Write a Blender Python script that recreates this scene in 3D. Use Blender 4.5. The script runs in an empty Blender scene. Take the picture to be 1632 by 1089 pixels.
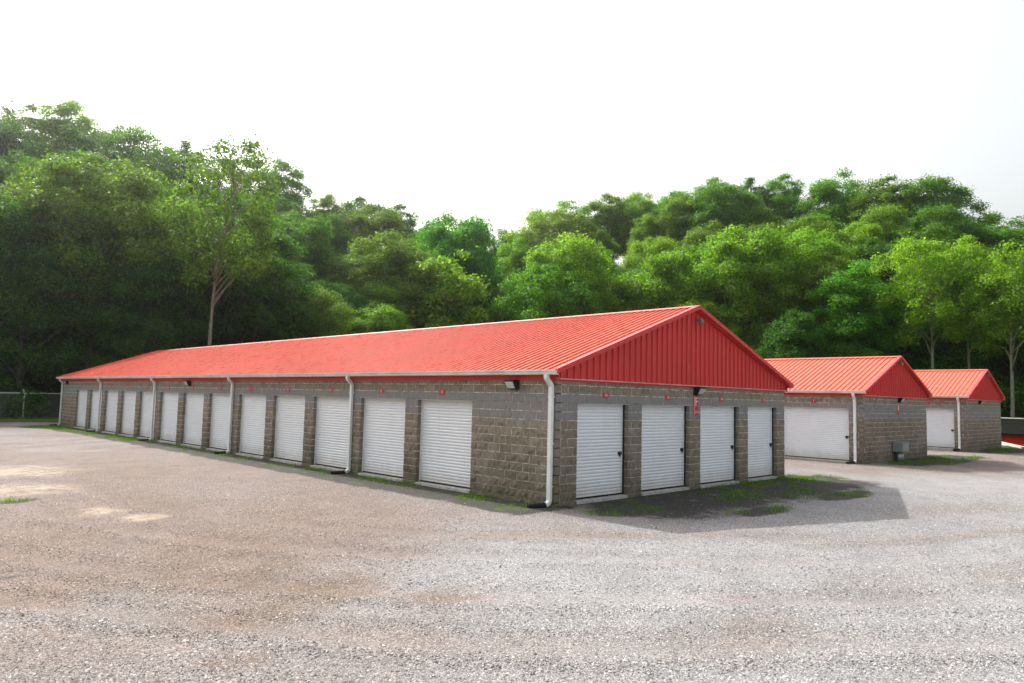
import bpy, math, random
import numpy as np
from mathutils import Vector, Matrix

rng = np.random.default_rng(7)
random.seed(7)
scene = bpy.context.scene
col = scene.collection

# ------------------------------------------------------------------ camera
CAM_POS = Vector((-12.264, -11.026, 2.310))
CAM_R = Vector((0.71199, -0.70179, 0.02375))
CAM_U = Vector((-0.07140, -0.03871, 0.99670))
CAM_F = Vector((0.69855, 0.71133, 0.07767))
cam_data = bpy.data.cameras.new('camera')
cam_data.sensor_width = 36.0
cam_data.lens = 1162.8 / 1632 * 36.0
cam_data.clip_start = 0.1
cam_data.clip_end = 3000
cam = bpy.data.objects.new('camera', cam_data)
col.objects.link(cam)
m3 = Matrix((CAM_R, CAM_U, -CAM_F)).transposed()
cam.matrix_world = Matrix.Translation(CAM_POS) @ m3.to_4x4()
scene.camera = cam

# ------------------------------------------------------------------ sky and sun
SUN_EL = math.radians(43.0)
SUN_AZ = math.radians(5.5)          # clockwise from +Y
world = bpy.data.worlds.new('World')
scene.world = world
world.use_nodes = True
wn = world.node_tree.nodes
wl = world.node_tree.links
for n in list(wn):
    wn.remove(n)
w_out = wn.new('ShaderNodeOutputWorld')
w_bg = wn.new('ShaderNodeBackground')
w_sky = wn.new('ShaderNodeTexSky')
w_sky.sky_type = 'NISHITA'
w_sky.sun_disc = False
w_sky.sun_elevation = SUN_EL
w_sky.sun_rotation = SUN_AZ
w_sky.air_density = 1.6
w_sky.dust_density = 7.0
w_sky.ozone_density = 1.0
w_hsv = wn.new('ShaderNodeHueSaturation')
w_hsv.inputs['Saturation'].default_value = 0.32
w_bg.inputs['Strength'].default_value = 0.15
wl.new(w_sky.outputs['Color'], w_hsv.inputs['Color'])
wl.new(w_hsv.outputs['Color'], w_bg.inputs['Color'])
wl.new(w_bg.outputs['Background'], w_out.inputs['Surface'])

sun_data = bpy.data.lights.new('sun', 'SUN')
sun_data.energy = 3.0
sun_data.angle = math.radians(0.6)
sun_data.color = (1.0, 0.965, 0.91)
sun = bpy.data.objects.new('sun', sun_data)
col.objects.link(sun)
to_sun = Vector((math.sin(SUN_AZ) * math.cos(SUN_EL), math.cos(SUN_AZ) * math.cos(SUN_EL), math.sin(SUN_EL)))
sun.rotation_mode = 'QUATERNION'
sun.rotation_quaternion = to_sun.to_track_quat('Z', 'Y')

scene.view_settings.view_transform = 'Standard'
scene.view_settings.look = 'None'
scene.view_settings.exposure = 0.88
scene.view_settings.gamma = 1.0
scene.view_settings.use_curve_mapping = False
scene.render.engine = 'CYCLES'
scene.cycles.use_denoising = True
scene.cycles.max_bounces = 7
scene.cycles.diffuse_bounces = 4
scene.cycles.transmission_bounces = 4
scene.cycles.sample_clamp_indirect = 6.0


# ------------------------------------------------------------------ helpers
def lin(r, g, b):
    def f(c):
        c /= 255.0
        return c / 12.92 if c <= 0.04045 else ((c + 0.055) / 1.055) ** 2.4
    return (f(r), f(g), f(b), 1.0)


class NT:
    """small node-building helper"""
    def __init__(self, name):
        self.mat = bpy.data.materials.new(name)
        self.mat.use_nodes = True
        self.t = self.mat.node_tree
        for n in list(self.t.nodes):
            self.t.nodes.remove(n)
        self.out = self.t.nodes.new('ShaderNodeOutputMaterial')

    def n(self, typ, **kw):
        nd = self.t.nodes.new('ShaderNode' + typ)
        for k, v in kw.items():
            if k in nd.inputs:
                if hasattr(v, 'is_output') or isinstance(v, bpy.types.NodeSocket):
                    self.t.links.new(v, nd.inputs[k])
                else:
                    nd.inputs[k].default_value = v
            else:
                setattr(nd, k, v)
        return nd

    def link(self, a, b):
        self.t.links.new(a, b)

    def inp(self, nd, idx, v):
        if isinstance(v, bpy.types.NodeSocket):
            self.t.links.new(v, nd.inputs[idx])
        else:
            nd.inputs[idx].default_value = v

    def math(self, op, a, b=0.0, clamp=False):
        nd = self.n('Math', operation=op, use_clamp=clamp)
        self.inp(nd, 0, a)
        self.inp(nd, 1, b)
        return nd.outputs[0]

    def mix(self, fac, a, b, blend='MIX'):
        nd = self.n('Mix', data_type='RGBA', blend_type=blend)
        self.inp(nd, 0, fac)
        self.inp(nd, 6, a)
        self.inp(nd, 7, b)
        return nd.outputs[2]

    def noise(self, vec, scale, detail=3.0, rough=0.55, out=0):
        nd = self.n('TexNoise', Scale=scale, Detail=detail, Roughness=rough)
        if vec is not None:
            self.link(vec, nd.inputs['Vector'])
        return nd.outputs[out]

    def ramp(self, fac, stops, interp='LINEAR'):
        nd = self.n('ValToRGB')
        cr = nd.color_ramp
        cr.interpolation = interp
        while len(cr.elements) < len(stops):
            cr.elements.new(0.5)
        for e, (p, c) in zip(cr.elements, stops):
            e.position = p
            if not hasattr(c, '__len__'):
                c = (c, c, c, 1)
            e.color = c
        self.inp(nd, 0, fac)
        return nd.outputs[0]

    def maprange(self, v, a, b, c=0.0, d=1.0):
        nd = self.n('MapRange')
        self.inp(nd, 0, v)
        nd.inputs[1].default_value = a
        nd.inputs[2].default_value = b
        nd.inputs[3].default_value = c
        nd.inputs[4].default_value = d
        return nd.outputs[0]

    def pos(self):
        return self.n('NewGeometry').outputs['Position']

    def bump(self, h, strength=0.3, dist=0.01):
        nd = self.n('Bump', Strength=strength, Distance=dist)
        self.link(h, nd.inputs['Height'])
        return nd.outputs['Normal']

    def principled(self, base, rough=0.6, spec=0.4, normal=None, **kw):
        b = self.n('BsdfPrincipled')
        self.inp(b, b.inputs.find('Base Color'), base)
        self.inp(b, b.inputs.find('Roughness'), rough)
        b.inputs['Specular IOR Level'].default_value = spec
        for k, v in kw.items():
            self.inp(b, b.inputs.find(k), v)
        if normal is not None:
            self.link(normal, b.inputs['Normal'])
        return b

    def finish(self, shader):
        self.link(shader.outputs[0], self.out.inputs['Surface'])
        return self.mat


M = {}


def simple(name, color, rough=0.5, spec=0.4, var=0.12, scale=6.0, bump=0.0, metallic=0.0):
    t = NT(name)
    p = t.pos()
    f = t.noise(p, scale, 4, 0.6)
    dark = tuple(c * (1 - 2 * var) for c in color[:3]) + (1,)
    light = tuple(min(1, c * (1 + var)) for c in color[:3]) + (1,)
    c = t.ramp(f, [(0.3, dark), (0.7, light)])
    r = t.maprange(t.noise(p, scale * 2.3, 3), 0.3, 0.7, rough - 0.07, rough + 0.07)
    nrm = t.bump(t.noise(p, 60, 3), bump, 0.004) if bump else None
    M[name] = t.finish(t.principled(c, r, spec, nrm, Metallic=metallic))


simple('white_paint', (0.80, 0.815, 0.84, 1), 0.42, 0.4, 0.05, 2.5)
simple('gutter_white', (0.80, 0.80, 0.75, 1), 0.45, 0.4, 0.10, 1.6)
simple('downspout_white', (0.82, 0.84, 0.83, 1), 0.45, 0.4, 0.06, 1.6)
simple('concrete', (0.46, 0.45, 0.41, 1), 0.85, 0.25, 0.18, 7, 0.4)
simple('black_metal', (0.018, 0.019, 0.02, 1), 0.45, 0.4, 0.1)
simple('black_rubber', (0.02, 0.02, 0.021, 1), 0.8, 0.2, 0.1)
simple('grey_metal', (0.32, 0.33, 0.34, 1), 0.5, 0.5, 0.12, 5)
simple('galvanised', (0.40, 0.42, 0.42, 1), 0.45, 0.5, 0.12, 9, 0, 0.6)
simple('fence_grey', (0.70, 0.74, 0.70, 1), 0.6, 0.4, 0.1, 9)
simple('lintel_steel', (0.55, 0.54, 0.5, 1), 0.6, 0.3, 0.2, 8)
simple('sign_red', (0.60, 0.012, 0.04, 1), 0.4, 0.4, 0.05)
simple('sign_salmon', (0.75, 0.30, 0.24, 1), 0.45, 0.4, 0.05)
simple('trim_pale', (0.62, 0.40, 0.34, 1), 0.45, 0.4, 0.15, 3)
simple('sign_white', (0.8, 0.8, 0.8, 1), 0.5, 0.3, 0.03)
simple('lens', (0.62, 0.63, 0.62, 1), 0.15, 0.6, 0.05)
simple('shed_red', (0.50, 0.010, 0.010, 1), 0.7, 0.3, 0.12)
simple('shed_roof', (0.012, 0.013, 0.011, 1), 0.93, 0.02, 0.2, 3)
simple('tan_metal', (0.20, 0.17, 0.12, 1), 0.5, 0.4, 0.1)


def red_metal(name, base, rough, spec=0.4):
    t = NT(name)
    p = t.pos()
    oi = t.n('ObjectInfo').outputs['Random']
    big = t.noise(p, 0.5, 4, 0.6)
    stretch = t.n('Mapping')
    stretch.inputs['Scale'].default_value = (2.5, 2.5, 0.35)
    t.link(p, stretch.inputs['Vector'])
    streak = t.noise(stretch.outputs[0], 2.2, 5, 0.65)
    c = t.ramp(big, [(0.3, tuple(x * 0.86 for x in base[:3]) + (1,)), (0.7, base)])
    fade = (min(1, base[0] * 1.04), base[1] * 2.2 + 0.012, base[2] * 2.2 + 0.012, 1)
    c = t.mix(t.maprange(streak, 0.45, 0.75, 0, 0.22), c, fade)
    c = t.mix(t.maprange(oi, 0, 1, 0, 0.28), c, (base[0] * 0.75, base[1], base[2], 1))
    r = t.maprange(t.noise(p, 3.0, 3), 0.3, 0.7, rough - 0.06, rough + 0.08)
    b = t.bump(t.noise(p, 0.9, 2), 0.01, 0.02)
    M[name] = t.finish(t.principled(c, r, spec, b))


def door_paint():
    t = NT('door_paint')
    p = t.pos()
    sep = t.n('SeparateXYZ')
    t.link(p, sep.inputs[0])
    oi = t.n('ObjectInfo').outputs['Random']
    c = t.ramp(t.noise(p, 1.3, 4), [(0.3, (0.80, 0.835, 0.885, 1)), (0.7, (0.86, 0.885, 0.925, 1))])
    c = t.mix(t.maprange(oi, 0, 1, 0, 0.13), c, (0.66, 0.66, 0.64, 1))
    mp = t.n('Mapping')
    mp.inputs['Scale'].default_value = (7, 7, 0.8)
    t.link(p, mp.inputs['Vector'])
    streak = t.noise(mp.outputs[0], 1.5, 5, 0.7)
    c = t.mix(t.maprange(streak, 0.55, 0.8, 0, 0.22), c, (0.5, 0.47, 0.42, 1))
    splash = t.math('MULTIPLY', t.maprange(t.math('ADD', sep.outputs['Z'], t.math('MULTIPLY', t.noise(p, 3, 5, 0.7), -0.5)), 0.15, -0.25), 0.6)
    c = t.mix(splash, c, (0.42, 0.36, 0.29, 1))
    M['door_paint'] = t.finish(t.principled(c, 0.42, 0.4, t.bump(t.noise(p, 1.8, 2), 0.12, 0.03)))


door_paint()
red_metal('roof_red', (0.77, 0.105, 0.040, 1), 0.29, 0.6)
red_metal('siding_red', (0.70, 0.045, 0.045, 1), 0.40)


def block_material():
    t = NT('concrete_block')
    p = t.pos()
    sep = t.n('SeparateXYZ')
    t.link(p, sep.inputs[0])
    z = sep.outputs['Z']
    oi = t.n('ObjectInfo').outputs['Random']
    isl = t.n('NewGeometry').outputs['Random Per Island']
    rnd = t.math('FRACT', t.math('ADD', t.math('MULTIPLY', oi, 7.31), t.math('MULTIPLY', isl, 3.77)))
    base = t.ramp(rnd, [(0.0, (0.225, 0.186, 0.142, 1)), (0.5, (0.255, 0.215, 0.168, 1)), (1.0, (0.29, 0.245, 0.195, 1))])
    # smoother greyer courses round the heads of the openings
    zz = t.math('ADD', z, t.math('MULTIPLY', t.math('SUBTRACT', rnd, 0.5), 0.12))
    b1 = t.maprange(zz, 1.75, 1.9)
    b2 = t.maprange(zz, 2.46, 2.43)
    band = t.math('MULTIPLY', b1, b2)
    base = t.mix(t.math('MULTIPLY', band, 0.8), base, (0.245, 0.245, 0.25, 1))
    # mineral bloom and dark damp staining
    bloom = t.noise(p, 1.6, 6, 0.7)
    base = t.mix(t.maprange(bloom, 0.55, 0.75, 0, 0.5), base, (0.40, 0.365, 0.30, 1))
    damp = t.noise(p, 0.9, 5, 0.65)
    low = t.maprange(z, 1.9, 0.2, 0.0, 1.0)
    dampf = t.math('MULTIPLY', t.maprange(damp, 0.42, 0.66, 0, 0.7), low)
    base = t.mix(dampf, base, (0.11, 0.09, 0.064, 1))
    mossn = t.noise(p, 2.6, 5, 0.7)
    mossz = t.maprange(t.math('ADD', z, t.math('MULTIPLY', mossn, -0.5)), 0.35, -0.3)
    base = t.mix(t.math('MULTIPLY', mossz, 0.4), base, (0.055, 0.075, 0.022, 1))
    blot = t.noise(p, 8.5, 4, 0.65)
    bl = t.mix(1.0, base, t.ramp(blot, [(0.32, 0.50), (0.5, 1.0), (0.68, 1.4)]), 'MULTIPLY')  # random mottling; its dark spots also imitate shade on the rough split faces
    base = t.mix(t.math('SUBTRACT', 0.6, t.math('MULTIPLY', band, 0.4)), base, bl)
    fine = t.noise(p, 55, 4, 0.7)
    base = t.mix(0.5, base, t.ramp(fine, [(0.25, 0.25), (0.5, 0.5), (0.75, 0.78)]), 'OVERLAY')
    h = t.math('ADD', t.math('MULTIPLY', t.noise(p, 14, 4, 0.6), 1.0), t.math('MULTIPLY', fine, 0.35))
    st = t.n('Bump', Distance=0.02)
    t.link(h, st.inputs['Height'])
    t.link(t.maprange(band, 0, 1, 0.9, 0.3), st.inputs['Strength'])
    M['block'] = t.finish(t.principled(base, 0.92, 0.2, st.outputs['Normal']))


block_material()


def mortar_material():
    t = NT('mortar')
    p = t.pos()
    f = t.noise(p, 5, 5, 0.7)
    c = t.ramp(f, [(0.36, (0.17, 0.15, 0.118, 1)), (0.47, (0.40, 0.37, 0.31, 1)), (0.58, (0.74, 0.71, 0.62, 1))])
    sep = t.n('SeparateXYZ')
    t.link(p, sep.inputs[0])
    g = t.maprange(t.math('ADD', sep.outputs['Z'], t.math('MULTIPLY', t.noise(p, 2.6, 5, 0.7), -0.5)), 0.3, -0.3)
    c = t.mix(t.math('MULTIPLY', g, 0.6), c, (0.07, 0.085, 0.03, 1))
    M['mortar'] = t.finish(t.principled(c, 0.95, 0.15, t.bump(t.noise(p, 60, 3), 0.4, 0.006)))


mortar_material()


def gravel_material():
    t = NT('gravel')
    p = t.pos()
    at = t.n('Attribute', attribute_name='zone')
    sp = t.n('SeparateColor')
    t.link(at.outputs['Color'], sp.inputs[0])
    grass, tan, brown = sp.outputs[0], sp.outputs[1], sp.outputs[2]
    wob = t.n('Mix', data_type='VECTOR')
    v1 = t.n('TexVoronoi', Scale=58.0, Randomness=1.0)
    v2 = t.n('TexVoronoi', Scale=135.0, Randomness=1.0)
    t.link(p, v1.inputs['Vector'])
    t.link(p, v2.inputs['Vector'])
    s1 = t.n('SeparateColor')
    t.link(v1.outputs['Color'], s1.inputs[0])
    s2 = t.n('SeparateColor')
    t.link(v2.outputs['Color'], s2.inputs[0])
    cell = t.math('ADD', t.math('MULTIPLY', s1.outputs[0], 0.62), t.math('MULTIPLY', s2.outputs[1], 0.38))
    grey = t.ramp(cell, [(0.10, (0.10, 0.10, 0.102, 1)), (0.30, (0.198, 0.196, 0.198, 1)), (0.6, (0.272, 0.268, 0.270, 1)), (0.9, (0.44, 0.435, 0.435, 1))])
    red = t.ramp(cell, [(0.10, (0.08, 0.06, 0.05, 1)), (0.30, (0.142, 0.106, 0.09, 1)), (0.6, (0.192, 0.148, 0.128, 1)), (0.9, (0.34, 0.285, 0.255, 1))])
    big = t.noise(p, 0.22, 5, 0.62)
    mid = t.noise(p, 1.1, 5, 0.65)
    fb = t.math('ADD', brown, t.math('MULTIPLY', t.math('SUBTRACT', t.math('ADD', t.math('MULTIPLY', big, 0.65), t.math('MULTIPLY', mid, 0.35)), 0.5), 2.0), clamp=True)
    c = t.mix(fb, grey, red)
    # damp darker soil showing through
    soil = t.math('MULTIPLY', at.outputs['Alpha'], t.maprange(t.noise(p, 1.6, 6, 0.72), 0.30, 0.58, 0.25, 0.95))
    c = t.mix(soil, c, t.ramp(cell, [(0.2, (0.075, 0.05, 0.034, 1)), (0.6, (0.165, 0.115, 0.082, 1)), (0.9, (0.30, 0.235, 0.185, 1))]))
    c = t.mix(0.65, c, t.mix(1.0, c, t.ramp(mid, [(0.3, 0.62), (0.7, 1.12)]), 'MULTIPLY'))
    # worn pale tan dust
    tn = t.math('MULTIPLY', t.math('MULTIPLY', tan, 0.9), t.maprange(t.noise(p, 1.9, 7, 0.75), 0.40, 0.62), clamp=True)
    c = t.mix(tn, c, t.ramp(t.noise(p, 6, 5), [(0.3, (0.32, 0.255, 0.18, 1)), (0.7, (0.44, 0.37, 0.275, 1))]))
    # grass, moss and dark soil, plus painted eave shade along the long wall
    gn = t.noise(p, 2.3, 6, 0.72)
    soil_shade_m = t.maprange(t.math('ADD', grass, t.math('MULTIPLY', t.math('SUBTRACT', gn, 0.5), 1.0)), 0.26, 0.50)
    soil_shade_c = t.mix(t.maprange(cell, 0.42, 0.8, 0, 0.5), (0.026, 0.024, 0.020, 1), (0.12, 0.117, 0.113, 1))
    c = t.mix(t.math('MULTIPLY', soil_shade_m, 0.95), c, soil_shade_c)
    gm = t.maprange(t.math('ADD', grass, t.math('MULTIPLY', t.math('SUBTRACT', t.noise(p, 1.3, 7, 0.75), 0.5), 2.6)), 0.86, 1.15)
    gcol = t.ramp(t.noise(p, 3.5, 5), [(0.3, (0.03, 0.07, 0.012, 1)), (0.55, (0.07, 0.125, 0.02, 1)), (0.75, (0.13, 0.16, 0.03, 1))])
    c = t.mix(t.math('MULTIPLY', gm, 0.85), c, gcol)
    h = t.math('ADD', t.math('MULTIPLY', t.math('SUBTRACT', 1.0, v1.outputs['Distance']), 1.0),
               t.math('MULTIPLY', t.math('SUBTRACT', 1.0, v2.outputs['Distance']), 0.5))
    h = t.math('ADD', h, t.math('MULTIPLY', s1.outputs[1], 0.5))
    keep = t.math('SUBTRACT', 1.0, t.math('MULTIPLY', tn, 0.8))
    b = t.n('Bump', Distance=0.016)
    t.link(h, b.inputs['Height'])
    t.link(t.math('MULTIPLY', keep, 0.5), b.inputs['Strength'])
    M['gravel'] = t.finish(t.principled(c, 0.9, 0.2, b.outputs['Normal']))
    # loose stones share the palette
    t = NT('stone')
    p = t.pos()
    isl = t.n('NewGeometry').outputs['Random Per Island']
    at = t.n('Attribute', attribute_name='tint')
    g = t.ramp(isl, [(0.0, (0.10, 0.10, 0.102, 1)), (0.35, (0.215, 0.213, 0.215, 1)), (0.75, (0.30, 0.297, 0.298, 1)), (1.0, (0.52, 0.515, 0.51, 1))])
    r = t.ramp(isl, [(0.0, (0.09, 0.068, 0.056, 1)), (0.4, (0.17, 0.13, 0.11, 1)), (0.8, (0.24, 0.188, 0.162, 1)), (1.0, (0.42, 0.36, 0.32, 1))])
    c = t.mix(at.outputs['Fac'], g, r)
    M['stone'] = t.finish(t.principled(c, 0.85, 0.25, t.bump(t.noise(p, 120, 3), 0.4, 0.004)))


gravel_material()


def ground_material():
    t = NT('ground')
    p = t.pos()
    at = t.n('Attribute', attribute_name='wood')
    n1 = t.noise(p, 0.35, 6, 0.7)
    n2 = t.noise(p, 4.0, 5, 0.7)
    gr = t.ramp(n2, [(0.3, (0.045, 0.11, 0.012, 1)), (0.55, (0.09, 0.18, 0.022, 1)), (0.75, (0.16, 0.21, 0.04, 1))])
    dirt = t.ramp(n2, [(0.3, (0.07, 0.048, 0.032, 1)), (0.7, (0.17, 0.125, 0.09, 1))])
    c = t.mix(t.maprange(n1, 0.52, 0.62), gr, dirt)
    ff = t.ramp(n2, [(0.3, (0.028, 0.026, 0.014, 1)), (0.52, (0.045, 0.055, 0.016, 1)), (0.72, (0.085, 0.066, 0.036, 1))])
    c = t.mix(t.maprange(at.outputs['Fac'], 0.3, 0.7), c, ff)
    M['ground'] = t.finish(t.principled(c, 0.95, 0.1, t.bump(n2, 0.8, 0.1)))


ground_material()


def leaf_material(name, dark, mid, light, trans):
    t = NT(name)
    isl = t.n('NewGeometry').outputs['Random Per Island']
    oi = t.n('ObjectInfo')
    p = t.pos()
    n = t.noise(p, 0.45, 3, 0.6)
    f = t.math('ADD', t.math('MULTIPLY', isl, 0.55), t.math('MULTIPLY', n, 0.45))
    c = t.ramp(f, [(0.2, dark), (0.5, mid), (0.8, light)])
    c = t.mix(1.0, c, oi.outputs['Color'], 'MULTIPLY')
    d = t.principled(c, 0.55, 0.25)
    tr = t.n('BsdfTranslucent')
    tc = t.mix(1.0, c, (1.45, 1.6, 0.5, 1), 'MULTIPLY')
    t.link(tc, tr.inputs['Color'])
    mx = t.n('MixShader', Fac=trans)
    t.link(d.outputs[0], mx.inputs[1])
    t.link(tr.outputs[0], mx.inputs[2])
    M[name] = t.finish(mx)


leaf_material('leaf', (0.034, 0.098, 0.010, 1), (0.075, 0.185, 0.015, 1), (0.135, 0.262, 0.026, 1), 0.5)
leaf_material('grass_blade', (0.035, 0.085, 0.012, 1), (0.065, 0.135, 0.018, 1), (0.12, 0.18, 0.03, 1), 0.4)


def bark_material():
    t = NT('bark')
    p = t.pos()
    mp = t.n('Mapping')
    mp.inputs['Scale'].default_value = (6, 6, 1.2)
    t.link(p, mp.inputs['Vector'])
    n = t.noise(mp.outputs[0], 1.6, 6, 0.7)
    c = t.ramp(n, [(0.3, (0.06, 0.053, 0.044, 1)), (0.5, (0.13, 0.12, 0.102, 1)), (0.72, (0.22, 0.21, 0.185, 1))])
    c = t.mix(1.0, c, t.n('ObjectInfo').outputs['Color'], 'MULTIPLY')
    M['bark'] = t.finish(t.principled(c, 0.9, 0.2, t.bump(n, 0.8, 0.05)))


bark_material()


# ------------------------------------------------------------------ mesh helpers
class MB:
    def __init__(self):
        self.v = []
        self.f = []

    def quadbox(self, c8):
        o = len(self.v)
        self.v += [tuple(c) for c in c8]
        for q in ((0, 3, 2, 1), (4, 5, 6, 7), (0, 1, 5, 4), (1, 2, 6, 5), (2, 3, 7, 6), (3, 0, 4, 7)):
            self.f.append(tuple(o + i for i in q))
        return self

    def box(self, x0, x1, y0, y1, z0, z1):
        return self.quadbox([(x0, y0, z0), (x1, y0, z0), (x1, y1, z0), (x0, y1, z0),
                             (x0, y0, z1), (x1, y0, z1), (x1, y1, z1), (x0, y1, z1)])

    def prism(self, poly, a, b):
        """poly: 3D points; extruded by vector b-a between offsets a and b"""
        n = len(poly)
        o = len(self.v)
        self.v += [tuple(Vector(p) + Vector(a)) for p in poly]
        self.v += [tuple(Vector(p) + Vector(b)) for p in poly]
        self.f.append(tuple(o + i for i in range(n))[::-1])
        self.f.append(tuple(o + n + i for i in range(n)))
        for i in range(n):
            j = (i + 1) % n
            self.f.append((o + i, o + j, o + n + j, o + n + i))
        return self

    def tube(self, pts, radii, sides=8, cap=True, square=None):
        """swept tube; square=(w,d) gives a rectangular section in fixed axes"""
        pts = [Vector(p) for p in pts]
        o = len(self.v)
        n = len(pts)
        prev = None
        for i, p in enumerate(pts):
            d = (pts[min(i + 1, n - 1)] - pts[max(i - 1, 0)]).normalized()
            ref = prev if prev is not None else (Vector((0, 1, 0)) if abs(d.y) < 0.9 else Vector((1, 0, 0)))
            a = (ref - d * ref.dot(d)).normalized()
            prev = a
            b = d.cross(a)
            r = radii[i] if hasattr(radii, '__len__') else radii
            if square:
                w, dd = square
                ring = [(a * sx * w + b * sy * dd) for sx, sy in ((-1, -1), (1, -1), (1, 1), (-1, 1))]
            else:
                ring = [(a * math.cos(2 * math.pi * k / sides) + b * math.sin(2 * math.pi * k / sides)) * r for k in range(sides)]
            self.v += [tuple(p + q) for q in ring]
        m = 4 if square else sides
        for i in range(n - 1):
            for k in range(m):
                k2 = (k + 1) % m
                self.f.append((o + i * m + k, o + i * m + k2, o + (i + 1) * m + k2, o + (i + 1) * m + k))
        if cap:
            self.f.append(tuple(o + k for k in range(m))[::-1])
            self.f.append(tuple(o + (n - 1) * m + k for k in range(m)))
        return self

    def mesh(self, name, mat, smooth=False):
        me = bpy.data.meshes.new(name)
        me.from_pydata(self.v, [], self.f)
        me.materials.append(M[mat])
        if smooth:
            me.polygons.foreach_set('use_smooth', [True] * len(me.polygons))
        me.update()
        return me

    def build(self, name, mat, parent=None, smooth=False, loc=None):
        return add(name, self.mesh(name, mat, smooth), parent, loc)


def add(name, me, parent=None, loc=None, rot=None, scale=None):
    o = bpy.data.objects.new(name, me)
    col.objects.link(o)
    if parent is not None:
        o.parent = parent
    if loc is not None:
        o.location = loc
    if rot is not None:
        o.rotation_euler = rot
    if scale is not None:
        o.scale = scale
    return o


def tag(o, label=None, cat=None, group=None, kind=None):
    if label:
        o['label'] = label
    if cat:
        o['category'] = cat
    if group:
        o['group'] = group
    if kind:
        o['kind'] = kind
    return o


def thing(name, loc, label, cat, group=None, rotz=0.0):
    o = add(name, None, None, loc, (0, 0, rotz))
    return tag(o, label, cat, group)


def numpy_mesh(name, verts, faces, mat, nv):
    """verts (N,3), faces (F,nv) fixed-size polygons"""
    me = bpy.data.meshes.new(name)
    verts = np.ascontiguousarray(verts, dtype=np.float32)
    faces = np.ascontiguousarray(faces, dtype=np.int32)
    me.vertices.add(len(verts))
    me.vertices.foreach_set('co', verts.ravel())
    F = len(faces)
    me.loops.add(F * nv)
    me.loops.foreach_set('vertex_index', faces.ravel())
    me.polygons.add(F)
    me.polygons.foreach_set('loop_start', np.arange(F, dtype=np.int32) * nv)
    me.materials.append(M[mat])
    me.update(calc_edges=True)
    return me


def text_mesh(s, size, mat):
    cu = bpy.data.curves.new('lettering', 'FONT')
    cu.body = s
    cu.size = size
    cu.align_x = 'CENTER'
    cu.align_y = 'CENTER'
    cu.extrude = 0.002
    cu.resolution_u = 3
    tmp = bpy.data.objects.new('lettering', cu)
    col.objects.link(tmp)
    bpy.context.view_layer.update()
    dg = bpy.context.evaluated_depsgraph_get()
    me = bpy.data.meshes.new_from_object(tmp.evaluated_get(dg))
    bpy.data.objects.remove(tmp)
    me.materials.clear()
    me.materials.append(M[mat])
    return me


ORD = ['first', 'second', 'third', 'fourth', 'fifth', 'sixth', 'seventh', 'eighth', 'ninth', 'tenth', 'eleventh', 'twelfth',
       'thirteenth', 'fourteenth', 'fifteenth', 'sixteenth', 'seventeenth', 'eighteenth', 'nineteenth', 'twentieth',
       'twenty-first', 'twenty-second', 'twenty-third', 'twenty-fourth', 'twenty-fifth', 'twenty-sixth', 'twenty-seventh',
       'twenty-eighth', 'twenty-ninth', 'thirtieth', 'thirty-first', 'thirty-second', 'thirty-third', 'thirty-fourth']

# ------------------------------------------------------------------ terrain
LOT = (-46.0, 46.5, -46.0, 50.0)
LOT_Z = -0.08
OX, OY = -12.0, -11.0
YAW0 = math.atan2(CAM_F.x, CAM_F.y)


def tree_edge(th):
    s, c = abs(math.sin(th)), max(math.cos(th), 0.02)
    return ((s / 80.0) ** 6 + (c / 70.0) ** 6) ** (-1 / 6)


SKY_U = [-300, 0, 100, 180, 220, 300, 340, 400, 460, 520, 600, 660, 720, 790, 830, 900, 960, 1000, 1100, 1200, 1300, 1400, 1500, 1550, 1575, 1632, 1900]
SKY_V = [135, 150, 172, 210, 236, 234, 230, 240, 285, 318, 322, 342, 362, 368, 360, 330, 306, 304, 292, 284, 280, 280, 278, 302, 340, 342, 350]


def pix_dir(u, v):
    return CAM_F + CAM_R * ((u - 816) / 1162.8) - CAM_U * ((v - 544.5) / 1162.8)


def theta_of_u(u):
    d = pix_dir(u, 600)
    return math.atan2(d.x, d.y)


TH_TAB = [theta_of_u(u) for u in SKY_U]
TAN_TAB = []
for _u, _v in zip(SKY_U, SKY_V):
    _d = pix_dir(_u, _v)
    TAN_TAB.append(_d.z / math.hypot(_d.x, _d.y))


def sky_tan(th):
    return float(np.interp(th, TH_TAB, TAN_TAB))


def hill_top(th):
    return max(6.0, sky_tan(th) * (tree_edge(th) + 42.0) + 2.3 - 19.0)


def terrain(x, y):
    dx, dy = x - OX, y - OY
    th = math.atan2(dx, dy)
    r = math.hypot(dx, dy)
    z = -0.10
    if LOT[0] + 1 < x < LOT[1] - 1 and LOT[2] + 1 < y < LOT[3] - 1:
        z = -0.32
    # hollow beside the third building where the red shed stands
    dd = ((x - 62) / 10.0) ** 2 + ((y - 3) / 13.0) ** 2
    z -= 1.9 * math.exp(-dd ** 2)
    if -2.2 < th < 2.2:
        w = 1.0 if abs(th) < 1.75 else max(0.0, (2.2 - abs(th)) / 0.45)
        s = r - tree_edge(min(max(th, -1.5), 1.54)) + 1.0
        if s > 0:
            t = min(s / 43.0, 1.0)
            z += hill_top(th) * w * (t * t * (3 - 2 * t) * 0.35 + t * 0.65)
            z += 0.5 * math.sin(x * 0.35) * math.sin(y * 0.31 + 1) * min(s / 8, 1)
    return z


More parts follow.
